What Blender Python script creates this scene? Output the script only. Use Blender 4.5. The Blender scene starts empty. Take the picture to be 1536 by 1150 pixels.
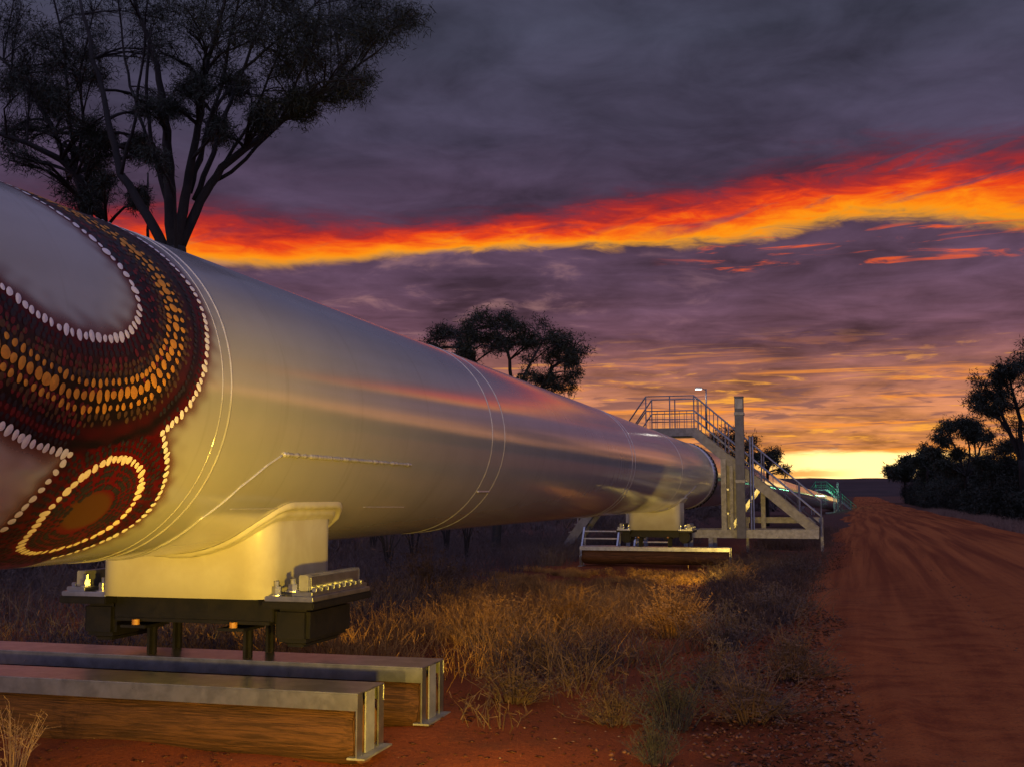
import bpy, bmesh, math, random
import numpy as np
from mathutils import Vector, Matrix
random.seed(7); RNG = np.random.default_rng(7)
SC = bpy.context.scene; COL = SC.collection
PI = math.pi
def lin(r, g, b):
    f = lambda c: (c/255/12.92 if c/255 <= .04045 else ((c/255+.055)/1.055)**2.4)
    return (f(r), f(g), f(b), 1.0)

# ------------------------------------------------------------------ camera
EYE = 1.5; FPX = 1700.0; TILT = .0986
cam = bpy.data.cameras.new('camera'); co = bpy.data.objects.new('camera', cam); COL.objects.link(co)
co.location = (0, 0, EYE); co.rotation_euler = (PI/2+TILT, 0, 0)
cam.sensor_width = 36; cam.lens = 36*FPX/1536; cam.clip_start = .05; cam.clip_end = 20000
SC.camera = co
SC.view_settings.view_transform = 'Standard'; SC.view_settings.look = 'None'
SC.cycles.max_bounces = 5; SC.cycles.diffuse_bounces = 2; SC.cycles.glossy_bounces = 3; SC.cycles.transparent_max_bounces = 2
SC.view_settings.exposure = 0; SC.view_settings.gamma = 1; SC.view_settings.use_curve_mapping = False

# ------------------------------------------------------------------ world: dusk sky with lit cloud decks
W = bpy.data.worlds.new('World'); SC.world = W; W.use_nodes = True
W.cycles.sampling_method = 'MANUAL'; W.cycles.sample_map_resolution = 512
WT = W.node_tree; WT.nodes.clear()
class V:
    """tiny expression wrapper over math nodes"""
    def __init__(s, sock, t=None): s.k = sock; s.t = t or WT
    def _m(s, op, *o):
        n = s.t.nodes.new('ShaderNodeMath'); n.operation = op
        for i, v in enumerate((s,)+o):
            if isinstance(v, V): s.t.links.new(v.k, n.inputs[i])
            else: n.inputs[i].default_value = v
        return V(n.outputs[0], s.t)
    def __add__(s, o): return s._m('ADD', o)
    def __radd__(s, o): return s._m('ADD', o)
    def __sub__(s, o): return s._m('SUBTRACT', o)
    def __mul__(s, o): return s._m('MULTIPLY', o)
    def __rmul__(s, o): return s._m('MULTIPLY', o)
    def __truediv__(s, o): return s._m('DIVIDE', o)
    def step(s, a, b):
        n = s.t.nodes.new('ShaderNodeMapRange'); n.interpolation_type = 'SMOOTHSTEP'
        s.t.links.new(s.k, n.inputs[0])
        for i, v in ((1, a), (2, b)):
            if isinstance(v, V): s.t.links.new(v.k, n.inputs[i])
            else: n.inputs[i].default_value = v
        return V(n.outputs[0], s.t)
def xyz(a, b, c, t=None):
    t = t or WT; n = t.nodes.new('ShaderNodeCombineXYZ')
    for i, v in enumerate((a, b, c)):
        if isinstance(v, V): t.links.new(v.k, n.inputs[i])
        else: n.inputs[i].default_value = v
    return n.outputs[0]
def wnoise(vec, scale, detail=6, rough=.55, dist=0, t=None):
    t = t or WT; n = t.nodes.new('ShaderNodeTexNoise'); n.inputs['Scale'].default_value = scale
    n.inputs['Detail'].default_value = detail; n.inputs['Roughness'].default_value = rough
    n.inputs['Distortion'].default_value = dist; t.links.new(vec, n.inputs['Vector'])
    return V(n.outputs[0], t)
def ramp(fac, stops, t=None, mode='LINEAR'):
    t = t or WT; n = t.nodes.new('ShaderNodeValToRGB'); n.color_ramp.interpolation = mode
    e = n.color_ramp.elements
    while len(e) < len(stops): e.new(.5)
    for i, (p, c) in enumerate(stops): e[i].position = p; e[i].color = c
    t.links.new(fac.k, n.inputs[0]); return n.outputs[0]
def mixc(f, a, b, t=None, mode='MIX'):
    t = t or WT; n = t.nodes.new('ShaderNodeMix'); n.data_type = 'RGBA'; n.blend_type = mode
    for i, v in ((0, f), (6, a), (7, b)):
        if isinstance(v, V): t.links.new(v.k, n.inputs[i])
        elif isinstance(v, (tuple, list, float, int)): n.inputs[i].default_value = v
        else: t.links.new(v, n.inputs[i])
    return n.outputs[2]
def curve(x, pts, t=None):
    t = t or WT; n = t.nodes.new('ShaderNodeFloatCurve'); c = n.mapping.curves[0]
    n.mapping.extend = 'HORIZONTAL'
    while len(c.points) < len(pts): c.points.new(.5, .5)
    for i, (a, b) in enumerate(pts): c.points[i].location = (a, b)
    n.mapping.update(); t.links.new(x.k, n.inputs['Value']); return V(n.outputs[0], t)
def sky():
    tc = WT.nodes.new('ShaderNodeTexCoord'); sp = WT.nodes.new('ShaderNodeSeparateXYZ')
    nm = WT.nodes.new('ShaderNodeVectorMath'); nm.operation = 'NORMALIZE'
    WT.links.new(tc.outputs['Generated'], nm.inputs[0]); WT.links.new(nm.outputs[0], sp.inputs[0])
    x, y, z = (V(o) for o in sp.outputs)
    az = x._m('ARCTAN2', y); el = z._m('ARCSINE')
    zz = z._m('MAXIMUM', 0.0) + .10
    q = xyz(x/zz, y/zz, 0.0)                       # cloud deck seen in perspective
    deck = wnoise(q, 1.5, 6, .55, .5); deck2 = wnoise(q, 4.2, 6, .6, .5)
    st = wnoise(xyz(az*5.0, el*70.0, 3.0), 1.0, 7, .6, .7)      # flat streaks
    st2 = wnoise(xyz(az*14.0, el*150.0, 9.0), 1.0, 6, .6, .8)
    wr = wnoise(xyz(az*9.0, el*26.0, 1.0), 1.0, 6, .55, .5) - .5
    wr2 = wnoise(xyz(az*22.0, el*85.0, 5.0), 1.0, 6, .62, .6) - .5
    e = el + wr*.030 + (st-.5)*.03
    K = 1/.9
    base = ramp(e*K, [(0, lin(226,126,40)), (.026*K, lin(226,140,66)), (.045*K, lin(216,138,80)), (.075*K, lin(194,124,88)),
        (.105*K, lin(156,100,88)), (.135*K, lin(104,70,84)), (.19*K, lin(90,66,86)), (.25*K, lin(74,57,78)), (.31*K, lin(68,61,82)),
        (.40*K, lin(62,62,80)), (.62*K, lin(72,70,92)), (1, lin(84,82,110))])
    # relief of the deck
    rel = ((deck-.5)*2.3 + (deck2-.5)*1.4 + (st-.5)*.9*el.step(.30, .16) + 1.0)._m('MAXIMUM', .45)
    n = WT.nodes.new('ShaderNodeVectorMath'); n.operation = 'SCALE'; WT.links.new(base, n.inputs[0]); WT.links.new(rel.k, n.inputs['Scale'])
    c = n.outputs[0]
    # paler mauve openings low on the left
    pale = deck2.step(.52, .72)*el.step(.10, .15)*(el*-1.0).step(-.25, -.18)*az.step(.30, -.05)
    c = mixc(pale*.55, c, lin(168,122,118))
    # glowing streaks towards the horizon
    win = el.step(.012, .04)*(el*-1.0).step(-.15, -.075)*az.step(-.35, .05)
    c = mixc(st.step(.54, .66)*win*.9, c, lin(255,152,52))
    c = mixc(st2.step(.55, .66)*win*.9, c, lin(255,170,64))
    c = mixc(st2.step(.48, .36)*win*.7, c, lin(112,78,84))
    # clear gap on the horizon where the sun went down
    ee = el + wr2*.010 + (st2-.5)*.006
    gap = ee.step(.004, .009)*(ee*-1.0).step(-.040, -.031)
    ga = az.step(.19, .265)*az.step(.41, .325)
    c = mixc(gap*ga, c, tuple(v*3.0 for v in lin(255,222,150)[:3])+(1,))
    c = mixc(gap*az.step(-.5, .2)*.5, c, lin(255,178,60))
    c = mixc((ee+az*-.02).step(.008, .0115)*(ee*-1.0+az*.02).step(-.0195, -.0145)*az.step(.305, .25)*.8, c, lin(226,150,60))
    # the burning band
    u = (az+.6)*(1/1.2)
    def ae(px, py):
        a_ = (px-768)/FPX; b_ = (575-py)/FPX; c_, s_ = math.cos(TILT), math.sin(TILT); X, Y, Z = a_, c_-b_*s_, s_+b_*c_
        return ((math.atan2(X, Y)+.6)/1.2, math.atan2(Z, math.hypot(X, Y)))
    lo = curve(u, [(0, ae(0, 402)[1])]+[ae(*p_) for p_ in ((0,402),(180,395),(530,392),(620,382),(780,375),(900,371),(1040,367),(1110,362),(1180,345),(1250,332),(1390,325),(1470,332),(1536,337))]+[(1, ae(1536,335)[1])])
    hi = curve(u, [(0, ae(0, 290)[1])]+[ae(*p_) for p_ in ((0,270),(200,274),(420,294),(620,308),(830,292),(960,268),(1150,230),(1300,198),(1420,182),(1536,168))]+[(1, ae(1536,170)[1])])
    eb = el + wr2*.015*az.step(-.2, .25) + wr2*.012 + wr*.013
    t = (eb-lo)/(hi-lo)
    t2 = t + (wr2*.26 + (st2-.5)*.20 + wr*.3)*t.step(.0, .3)
    bc = ramp(t2, [(0, lin(255,172,20)), (.10, lin(255,150,16)), (.22, lin(250,112,18)), (.36, lin(232,66,24)), (.52, lin(178,38,32)), (.74, lin(104,36,52)), (1, lin(80,52,74))])
    bf = ramp(t2, [(0, (1,1,1,1)), (.35, (1,1,1,1)), (.6, (.75,.75,.75,1)), (1, (0,0,0,1))])
    edge = t.step(-.10, .13)
    side = az.step(-.62, -.40)*az.step(.75, .5)
    sv = WT.nodes.new('ShaderNodeSeparateColor'); WT.links.new(bf, sv.inputs[0])
    holes = 1.0 + (wnoise(xyz(az*11.0, el*75.0-az*14.0, 7.0), 1.0, 6, .6, .6).step(.52, .66))*(az.step(-.05, .35)*-.5+-.2)*t.step(.05, .3)
    c = mixc(V(sv.outputs[0])*edge*side*holes, c, bc)
    # loose red flecks under the band on the right
    fl = wnoise(xyz(az*13.0, el*130.0, 2.0), 1.0, 6, .6, .8)
    fm = fl.step(.55, .70)*el.step(.188, .196)*(el*-1.0).step(-.232, -.220)*az.step(.12, .2)*az.step(.5, .36)
    c = mixc(fm*.9, c, lin(236,92,40))
    # away from the sunset the twilight is a paler, even lilac
    back = (y*-1.0+z*.35).step(-.35, .75)
    c = mixc(back, c, BACKC)
    # physical twilight sky underneath
    ns = WT.nodes.new('ShaderNodeTexSky'); ns.sky_type = 'NISHITA'; ns.sun_disc = False
    ns.sun_elevation = math.radians(.4); ns.sun_rotation = math.radians(16.5)
    c = mixc(.002, c, ns.outputs[0], mode='ADD')
    bg = WT.nodes.new('ShaderNodeBackground'); out = WT.nodes.new('ShaderNodeOutputWorld')
    WT.links.new(c, bg.inputs[0]); bg.inputs[1].default_value = 1.0
    WT.links.new(bg.outputs[0], out.inputs[0])
BACKC = (.37, .37, .68, 1)
sky()

# ------------------------------------------------------------------ frames of reference
AX = .2692; D = Vector((math.sin(AX), math.cos(AX), 0)); RR = Vector((math.cos(AX), -math.sin(AX), 0)); UP = Vector((0, 0, 1))
UC = -4.2636; ZC = EYE+.6126; RAD = 1.0           # pipe axis: offset, height, radius
def P(s, u, z): return RR*u + D*s + UP*z
def ray(px, py):
    a = (px-768)/FPX; b = (575-py)/FPX; c, s = math.cos(TILT), math.sin(TILT)
    return Vector((a, c-b*s, s+b*c))
def at(px, py, Y):
    r = ray(px, py); return Vector((0, 0, EYE)) + r*(Y/r.y)
def su(X, Y): return X*D.x+Y*D.y, X*RR.x+Y*RR.y
def sm(a, b, x):
    t = np.clip((x-a)/(b-a), 0, 1); return t*t*(3-2*t)
def gz(X, Y):
    X = np.asarray(X, float); Y = np.asarray(Y, float)
    r = np.hypot(X, Y)
    s = X*D.x+Y*D.y; u = X*RR.x+Y*RR.y
    z = -.32*sm(12, 26, s)*(1-sm(-1.0, 2.5, u))*(1-sm(60, 120, s))
    z = z - 1.2*sm(90, 160, s)*(1-sm(-2, 6, u)) + 1.0*sm(170, 420, r)
    b = .035*np.sin(X*1.1+.6*np.sin(Y*.7))*np.sin(Y*.9+1.3)+.02*np.sin(X*2.7+Y*1.9)+.012*np.sin(X*5.1-Y*4.3)
    return z + b*sm(-.5, -2.5, u-.0*s)*(1-sm(60, 100, r))*(1+0*X)
def ground_at(px, py):
    r = ray(px, py); t = 1.0
    for _ in range(200):
        p = Vector((0, 0, EYE))+r*t
        dz = p.z-float(gz(p.x, p.y))
        if dz < .002: break
        t += max(dz*.9/max(-r.z, .004)*.5, .003)
    return p

# ------------------------------------------------------------------ the lamp behind the photographer: headlights of a car on the road
def spot(name, loc, tgt, watts, col, size, blend, soft):
    L = bpy.data.lights.new(name, 'SPOT'); L.energy = watts; L.color = col; L.spot_size = math.radians(size); L.spot_blend = blend; L.shadow_soft_size = soft
    o = bpy.data.objects.new(name, L); COL.objects.link(o); o.location = loc; o.rotation_euler = (tgt-loc).to_track_quat('-Z', 'Y').to_euler(); return o
spot('headlight_beam', P(-20, 1.6, 1.5), P(17, -3.2, .9), 13500, (1.0, .60, .11), 30, .9, .15)
spot('work_light', P(3.6, -1.2, .5), P(9.6, -4.4, 1.4), 1000, (1.0, .63, .045), 94, 1.0, .10)
spot('work_light', P(21.5, -2.0, .2), P(30.0, -4.2, 1.3), 640, (1.0, .66, .09), 72, 1.0, .10)

# ------------------------------------------------------------------ materials
MATS = {}
def mat(name, c1, c2=None, rough=.6, metal=0, scale=6, bump=0, bscale=None, spec=.5, detail=6, stretch=None, rvar=0, sub=0, dist=.3, lo=.35, hi=.65):
    if name in MATS: return MATS[name]
    m = bpy.data.materials.new(name); m.use_nodes = True; t = m.node_tree
    b = t.nodes['Principled BSDF']; MATS[name] = m
    b.inputs['Roughness'].default_value = rough; b.inputs['Metallic'].default_value = metal
    b.inputs['Specular IOR Level'].default_value = spec
    tc = t.nodes.new('ShaderNodeTexCoord'); vec = tc.outputs['Object']
    if stretch:
        mp = t.nodes.new('ShaderNodeMapping'); mp.inputs['Scale'].default_value = stretch
        t.links.new(vec, mp.inputs[0]); vec = mp.outputs[0]
    n = wnoise(vec, scale, detail, .6, dist, t)
    c2 = c2 or tuple(v*.7 for v in c1[:3])
    col = mixc(n.step(lo, hi), tuple(c1[:3])+(1,), tuple(c2[:3])+(1,), t)
    t.links.new(col, b.inputs['Base Color'])
    if rvar:
        rn = wnoise(vec, scale*2.3, 5, .6, 0, t)*rvar + (rough-rvar*.5); t.links.new(rn.k, b.inputs['Roughness'])
    if bump:
        bn = t.nodes.new('ShaderNodeBump'); bn.inputs['Strength'].default_value = 1; bn.inputs['Distance'].default_value = bump
        h = wnoise(vec, bscale or scale*3, 6, .6, 0, t); t.links.new(h.k, bn.inputs['Height']); t.links.new(bn.outputs[0], b.inputs['Normal'])
    return m
M_galv = mat('galvanised steel', (.46,.47,.48), (.33,.34,.35), .30, .92, 9, .0002, 25, rvar=.12)
M_galvd = mat('weathered galvanised steel', (.30,.30,.295), (.20,.195,.19), .5, .5, 7, .0003, 25, rvar=.2)
M_black = mat('black painted steel', (.006,.006,.007), (.010,.009,.009), .5, 0, 12, .0005, 60, rvar=.15, spec=.22)
M_cream = mat('cream painted steel', (.54,.51,.40), (.47,.43,.32), .40, 0, 3, .0012, 18, rvar=.12)
M_mast = mat('dark painted mast', (.11,.11,.12), (.08,.08,.085), .5, 0, 6, .0008, 30, rvar=.15)
M_plate = mat('pale plate', (.22,.22,.24), (.15,.15,.16), .5, 0, 8)
M_grate = mat('dull grey grating steel', (.17,.17,.19), (.12,.12,.13), .45, .5, 7, .0003, 25, rvar=.2)
M_amber = mat('amber nylon', (.42,.19,.03), (.34,.15,.025), .4, 0, 12)
M_rail = mat('dull handrail steel', (.30,.30,.32), (.22,.22,.23), .4, .8, 10, rvar=.15)
M_rail_greenlit = mat('handrail tinted by green light', (.05,.42,.22), (.04,.34,.17), .45, 0, 10)  # far stile rails: the lamp's green light is put into their colour
M_log = mat('weathered log timber', (.092,.040,.020), (.040,.018,.010), .85, 0, 4.0, .02, 7, stretch=(.8, 12, 12), dist=.9, detail=11, spec=.2)
M_logend = mat('log end grain', (.17,.075,.035), (.09,.035,.02), .85, 0, 14, .004, 30)
M_bark = mat('dark bark', (.022,.017,.014), (.012,.010,.009), .9, 0, 8, .01, 20, stretch=(1,1,.3))
M_leaf = mat('eucalypt leaf', (.024,.030,.016), (.016,.021,.012), .55, 0, 3, spec=.3)
M_leaf2 = mat('dark scrub leaf', (.022,.026,.016), (.015,.018,.012), .6, 0, 3, spec=.3)
M_straw = mat('dry straw', (.50,.25,.06), (.22,.105,.03), .75, 0, 1.7, spec=.2)
M_drab = mat('drab grey scrub', (.115,.085,.075), (.07,.05,.045), .85, 0, .9, spec=.2)
M_saltb = mat('grey saltbush', (.05,.048,.055), (.034,.03,.034), .8, 0, 5, spec=.2)
M_twig = mat('dry twig', (.30,.19,.13), (.2,.12,.08), .8, 0, 8, spec=.2)
M_darksh = mat('dark shrub', (.11,.066,.045), (.06,.038,.03), .85, 0, 4, spec=.2)
M_verge = mat('pale verge straw', (.26,.17,.13), (.16,.10,.08), .8, 0, 1.5, spec=.2)
M_litter = mat('leaf litter', (.050,.020,.012), (.085,.034,.018), .95, 0, 9, spec=.03)
M_peb = mat('ironstone pebble', (.15,.065,.04), (.08,.035,.025), .85, 0, 7, spec=.2)
M_hill = mat('far scrub hill', (.07,.05,.05), (.045,.035,.036), .95, 0, .01, spec=.1)

def mat_pipe():
    m = bpy.data.materials.new('pipe paint'); m.use_nodes = True; t = m.node_tree; b = t.nodes['Principled BSDF']
    tc = t.nodes.new('ShaderNodeTexCoord'); sp = t.nodes.new('ShaderNodeSeparateXYZ'); t.links.new(tc.outputs['Object'], sp.inputs[0])
    ox, oy, oz = (V(o, t) for o in sp.outputs)
    n = wnoise(tc.outputs['Object'], 1.3, 6, .6, .4, t)
    base = mixc(n.step(.35, .7), (.52,.51,.51,1), (.475,.465,.465,1), t)
    # faint grime runs down the sides
    run = wnoise(xyz(ox*.5, oy*9.0, oz*.6, t), 1.0, 5, .6, 0, t)
    base = mixc(run.step(.56, .75)*.20, base, (.22,.17,.12,1), t)
    at_ = t.nodes.new('ShaderNodeAttribute'); at_.attribute_name = 'paint'
    cv = t.nodes.new('ShaderNodeAttribute'); cv.attribute_name = 'cover'; cov = V(cv.outputs['Fac'], t)
    base = mixc(cov, base, at_.outputs['Color'], t)
    t.links.new(base, b.inputs['Base Color'])
    # rolled steel: fine rings round the pipe
    hoop = wnoise(xyz(oy*60.0, ox*.6, oz*.6, t), 1.0, 4, .6, 0, t)
    r = hoop*.10 + .09 + cov*.22
    t.links.new(r.k, b.inputs['Roughness'])
    b.inputs['Metallic'].default_value = .42; b.inputs['Specular IOR Level'].default_value = .6
    bn = t.nodes.new('ShaderNodeBump'); bn.inputs['Distance'].default_value = .0022; bn.inputs['Strength'].default_value = .5
    h = hoop*.035 + wnoise(tc.outputs['Object'], 1.6, 2, .5, 0, t)*.5
    t.links.new(h.k, bn.inputs['Height']); t.links.new(bn.outputs[0], b.inputs['Normal'])
    return m
M_pipe = mat_pipe()

def mat_ground(name, road=False):
    m = bpy.data.materials.new(name); m.use_nodes = True; t = m.node_tree; b = t.nodes['Principled BSDF']
    g = t.nodes.new('ShaderNodeNewGeometry'); pos = g.outputs['Position']
    sp = t.nodes.new('ShaderNodeSeparateXYZ'); t.links.new(pos, sp.inputs[0]); X, Y, Z = (V(o, t) for o in sp.outputs)
    big = wnoise(pos, .35, 6, .6, .5, t); mid = wnoise(pos, 2.2, 8, .65, .4, t); fine = wnoise(pos, 22, 6, .7, 0, t)
    if road:
        ra = math.atan(.303); ru = X*math.cos(ra) - Y*math.sin(ra); rs = X*math.sin(ra) + Y*math.cos(ra)
        tr0 = wnoise(xyz(ru*2.4, rs*.05, 0.0, t), 1.0, 4, .6, .5, t); fr = rs.step(6, 30)*.62+.3; tr = tr0*fr + mid*(fr*-1.0+1.0)
        base = mixc(tr.step(.35, .66), (.18,.036,.009,1), (.40,.110,.028,1), t)
        base = mixc(mid.step(.45, .8)*.5, base, (.17,.046,.014,1), t)
    else:
        base = mixc(big.step(.35, .65), (.27,.060,.015,1), (.17,.038,.011,1), t)
        base = mixc(mid.step(.5, .72)*.7, base, (.13,.040,.016,1), t)
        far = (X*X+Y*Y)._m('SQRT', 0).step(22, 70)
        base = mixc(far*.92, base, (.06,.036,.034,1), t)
    base = mixc(fine.step(.55, .8)*.45, base, (.09,.028,.012,1), t)
    sp_ = wnoise(pos, 48, 3, .6, 0, t); base = mixc(sp_.step(.57, .66)*.55, base, (.07,.022,.010,1), t); base = mixc(sp_.step(.42, .34)*.35, base, (.36,.12,.045,1), t)
    t.links.new(base, b.inputs['Base Color']); b.inputs['Roughness'].default_value = .92; b.inputs['Specular IOR Level'].default_value = .15
    bn = t.nodes.new('ShaderNodeBump'); bn.inputs['Distance'].default_value = .07; bn.inputs['Strength'].default_value = 1.0
    h = mid*.5 + fine*.28 + wnoise(pos, 70, 4, .7, 0, t)*.12
    if road: h = h*.9 + tr*.5
    t.links.new(h.k, bn.inputs['Height']); t.links.new(bn.outputs[0], b.inputs['Normal'])
    return m
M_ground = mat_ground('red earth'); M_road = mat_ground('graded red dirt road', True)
def mat_emit(name, c, s):
    m = bpy.data.materials.new(name); m.use_nodes = True; b = m.node_tree.nodes['Principled BSDF']
    b.inputs['Base Color'].default_value = c; b.inputs['Emission Color'].default_value = c; b.inputs['Emission Strength'].default_value = s
    return m
def mat_dot(name, c1, c2): return mat(name, c1, c2, .42, 0, 14, spec=.4)

# ------------------------------------------------------------------ mesh helpers
class MB:
    def __init__(s): s.v = []; s.f = []
    def add(s, vs, fs):
        o = len(s.v); s.v += [tuple(v) for v in vs]; s.f += [tuple(i+o for i in f) for f in fs]; return s
    def box(s, x0, x1, y0, y1, z0, z1, b=0.0):
        if b <= 0:
            vs = [(x, y, z) for z in (z0, z1) for x, y in ((x0,y0),(x1,y0),(x1,y1),(x0,y1))]
            return s.add(vs, [(3,2,1,0),(4,5,6,7),(0,1,5,4),(1,2,6,5),(2,3,7,6),(3,0,4,7)])
        bm = bmesh.new(); bmesh.ops.create_cube(bm, size=1)
        for v in bm.verts: v.co = Vector(((x0+x1)/2+v.co.x*(x1-x0), (y0+y1)/2+v.co.y*(y1-y0), (z0+z1)/2+v.co.z*(z1-z0)))
        bmesh.ops.bevel(bm, geom=bm.edges[:], offset=b, segments=2, affect='EDGES')
        s.bm(bm); return s
    def bm(s, bm):
        bm.verts.index_update(); s.add([v.co for v in bm.verts], [[v.index for v in f.verts] for f in bm.faces]); bm.free()
    def tube(s, pts, rad, n=8, cap=True):
        pts = [Vector(p) for p in pts]
        if not isinstance(rad, (list, tuple)): rad = [rad]*len(pts)
        o = len(s.v); side = None
        for i, p in enumerate(pts):
            t = (pts[min(i+1, len(pts)-1)]-pts[max(i-1, 0)])
            t = t.normalized() if t.length > 1e-9 else UP
            if side is None: side = t.orthogonal().normalized()
            side = (side-t*side.dot(t)); side = side.normalized() if side.length > 1e-6 else t.orthogonal().normalized()
            w = t.cross(side)
            for k in range(n):
                a = 2*PI*k/n; s.v.append(tuple(p+(side*math.cos(a)+w*math.sin(a))*rad[i]))
        for i in range(len(pts)-1):
            for k in range(n):
                a = o+i*n+k; b = o+i*n+(k+1) % n; s.f.append((a, b, b+n, a+n))
        if cap:
            s.f.append(tuple(o+k for k in reversed(range(n)))); e = o+(len(pts)-1)*n; s.f.append(tuple(e+k for k in range(n)))
        return s
    def bar(s, p, q, w, h, up=UP):
        p = Vector(p); q = Vector(q); t = (q-p).normalized(); x = t.cross(up); x = x.normalized() if x.length > 1e-6 else Vector((1,0,0)); y = x.cross(t)
        vs = [c+x*(a*w/2)+y*(b*h/2) for c in (p, q) for a, b in ((-1,-1),(1,-1),(1,1),(-1,1))]
        return s.add(vs, [(3,2,1,0),(4,5,6,7),(0,1,5,4),(1,2,6,5),(2,3,7,6),(3,0,4,7)])
    def mesh(s, name, m, smooth=False):
        me = bpy.data.meshes.new(name); me.from_pydata(s.v, [], s.f); me.materials.append(m)
        if smooth: me.shade_smooth()
        me.update(); return me
    def build(s, name, m, parent=None, smooth=False):
        return obj(name, s.mesh(name, m, smooth), parent)
def obj(name, me, parent=None):
    o = bpy.data.objects.new(name, me); COL.objects.link(o)
    if parent: o.parent = parent
    return o
def npmesh(name, v, f, m, smooth=False):
    """fast mesh from numpy arrays; f is (n,3) or (n,4)"""
    me = bpy.data.meshes.new(name); k = f.shape[1]
    me.vertices.add(len(v)); me.vertices.foreach_set('co', np.ascontiguousarray(v, np.float32).ravel())
    me.loops.add(f.size); me.loops.foreach_set('vertex_index', np.ascontiguousarray(f, np.int32).ravel())
    me.polygons.add(len(f)); me.polygons.foreach_set('loop_start', np.arange(0, f.size, k, dtype=np.int32))
    me.update(calc_edges=True); me.validate(); me.materials.append(m)
    if smooth: me.shade_smooth()
    return me
def tag(o, label=None, cat=None, group=None, kind=None):
    if label: o['label'] = label
    if cat: o['category'] = cat
    if group: o['group'] = group
    if kind: o['kind'] = kind
    return o
def thing(name, label, cat, loc=(0,0,0), rz=0, group=None):
    o = obj(name, None); o.location = loc; o.rotation_euler = (0, 0, rz); return tag(o, label, cat, group)
def copy_tree(o, parent=None):
    c = o.copy(); COL.objects.link(c); c.parent = parent
    for ch in list(o.children): copy_tree(ch, c)
    return c

# ------------------------------------------------------------------ ground, road, hills
def grid(xs, ys, zf):
    Xg, Yg = np.meshgrid(xs, ys, indexing='ij'); Z = zf(Xg, Yg); v = np.stack([Xg, Yg, Z], -1).reshape(-1, 3)
    n, m = len(xs), len(ys); i = (np.arange(n-1)[:, None]*m+np.arange(m-1)).ravel()
    return v, np.stack([i, i+m, i+m+1, i+1], 1)
def ax(lim, near, step, grow=1.16):
    a = list(np.arange(0, near, step)); d = step; x = near
    while x < lim: a.append(x); d *= grow; x += d
    return a+[lim]
pa = ax(6000, 26, .25); xs = np.array([-q for q in reversed(pa[1:])]+pa)
ya = ax(6000, 44, .25); na = ax(2000, 6, .6); ys = np.array([-q for q in reversed(na[1:])]+ya)
v, f = grid(xs, ys, gz)
g = obj('ground', npmesh('ground', v, f, M_ground, True)); tag(g, kind='structure')
RA = math.atan(.303); RD = Vector((math.sin(RA), math.cos(RA), 0)); RS = Vector((math.cos(RA), -math.sin(RA), 0))
RU0 = Vector((1.54, 6.27, 0)).dot(RS)              # left edge of the road, measured across it
def road():
    us = np.linspace(-.5, 6.7, 64); ss = np.concatenate([np.arange(-40, 40, .5), np.geomspace(40, 700, 160)])
    Ug, Sg = np.meshgrid(us, ss, indexing='ij')
    wob = .35*np.sin(Sg*.21)+.15*np.sin(Sg*.9+1)
    ed = wob*np.where(Ug < 1, 1, 0)*np.clip(1-Ug, 0, 1)+.3*np.sin(Sg*.17+2)*np.clip(Ug-5.6, 0, 1)
    A = RU0+Ug+ed
    X = A*RS.x+Sg*RD.x; Y = A*RS.y+Sg*RD.y
    z = gz(X, Y)
    prof = .02+.05*np.sin(np.clip(Ug/6.3, 0, 1)*PI)
    for c, w, d in ((1.9, .28, .035), (3.5, .28, .04), (4.3, .22, .02), (5.6, .25, .03)):
        cc = c+.12*np.sin(Sg*.11+c); prof = prof-d*np.exp(-((Ug-cc)/w)**2)+.6*d*np.exp(-((Ug-cc-w*1.5)/(w*.6))**2)
    prof = prof+.10*np.exp(-((Ug-6.3)/.25)**2)+.035*np.exp(-((Ug-.2)/.3)**2)*(1+.6*np.sin(Sg*1.7))
    prof = prof*np.clip(np.minimum(Ug+.5, 6.7-Ug)/.5, 0, 1)+np.where((Ug <= -.49) | (Ug >= 6.69), -.03, .004)
    v = np.stack([X, Y, z+prof], -1).reshape(-1, 3); m = len(ss); n = len(us)
    i = (np.arange(n-1)[:, None]*m+np.arange(m-1)).ravel()
    o = obj('road', npmesh('road', v, np.stack([i, i+m, i+m+1, i+1], 1), M_road, True)); tag(o, kind='structure')
road()
def hills():
    th = np.linspace(-1.3, 1.5, 260); rr = np.linspace(0, 1, 14)
    T, R_ = np.meshgrid(th, rr, indexing='ij')
    h = 37+3*np.sin(T*9)+2*np.sin(T*23+1)+1.0*np.sin(T*61)+.7*np.sin(T*150)
    rad = 1500+1200*R_
    z = h*np.sin(np.clip(R_*1.15, 0, 1)*PI/2)-2
    v = np.stack([rad*np.sin(T), rad*np.cos(T), z], -1).reshape(-1, 3); m = len(rr); n = len(th)
    i = (np.arange(n-1)[:, None]*m+np.arange(m-1)).ravel()
    o = obj('hills', npmesh('hills', v, np.stack([i, i+m, i+m+1, i+1], 1), M_hill, True)); tag(o, kind='structure')
hills()

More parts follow.
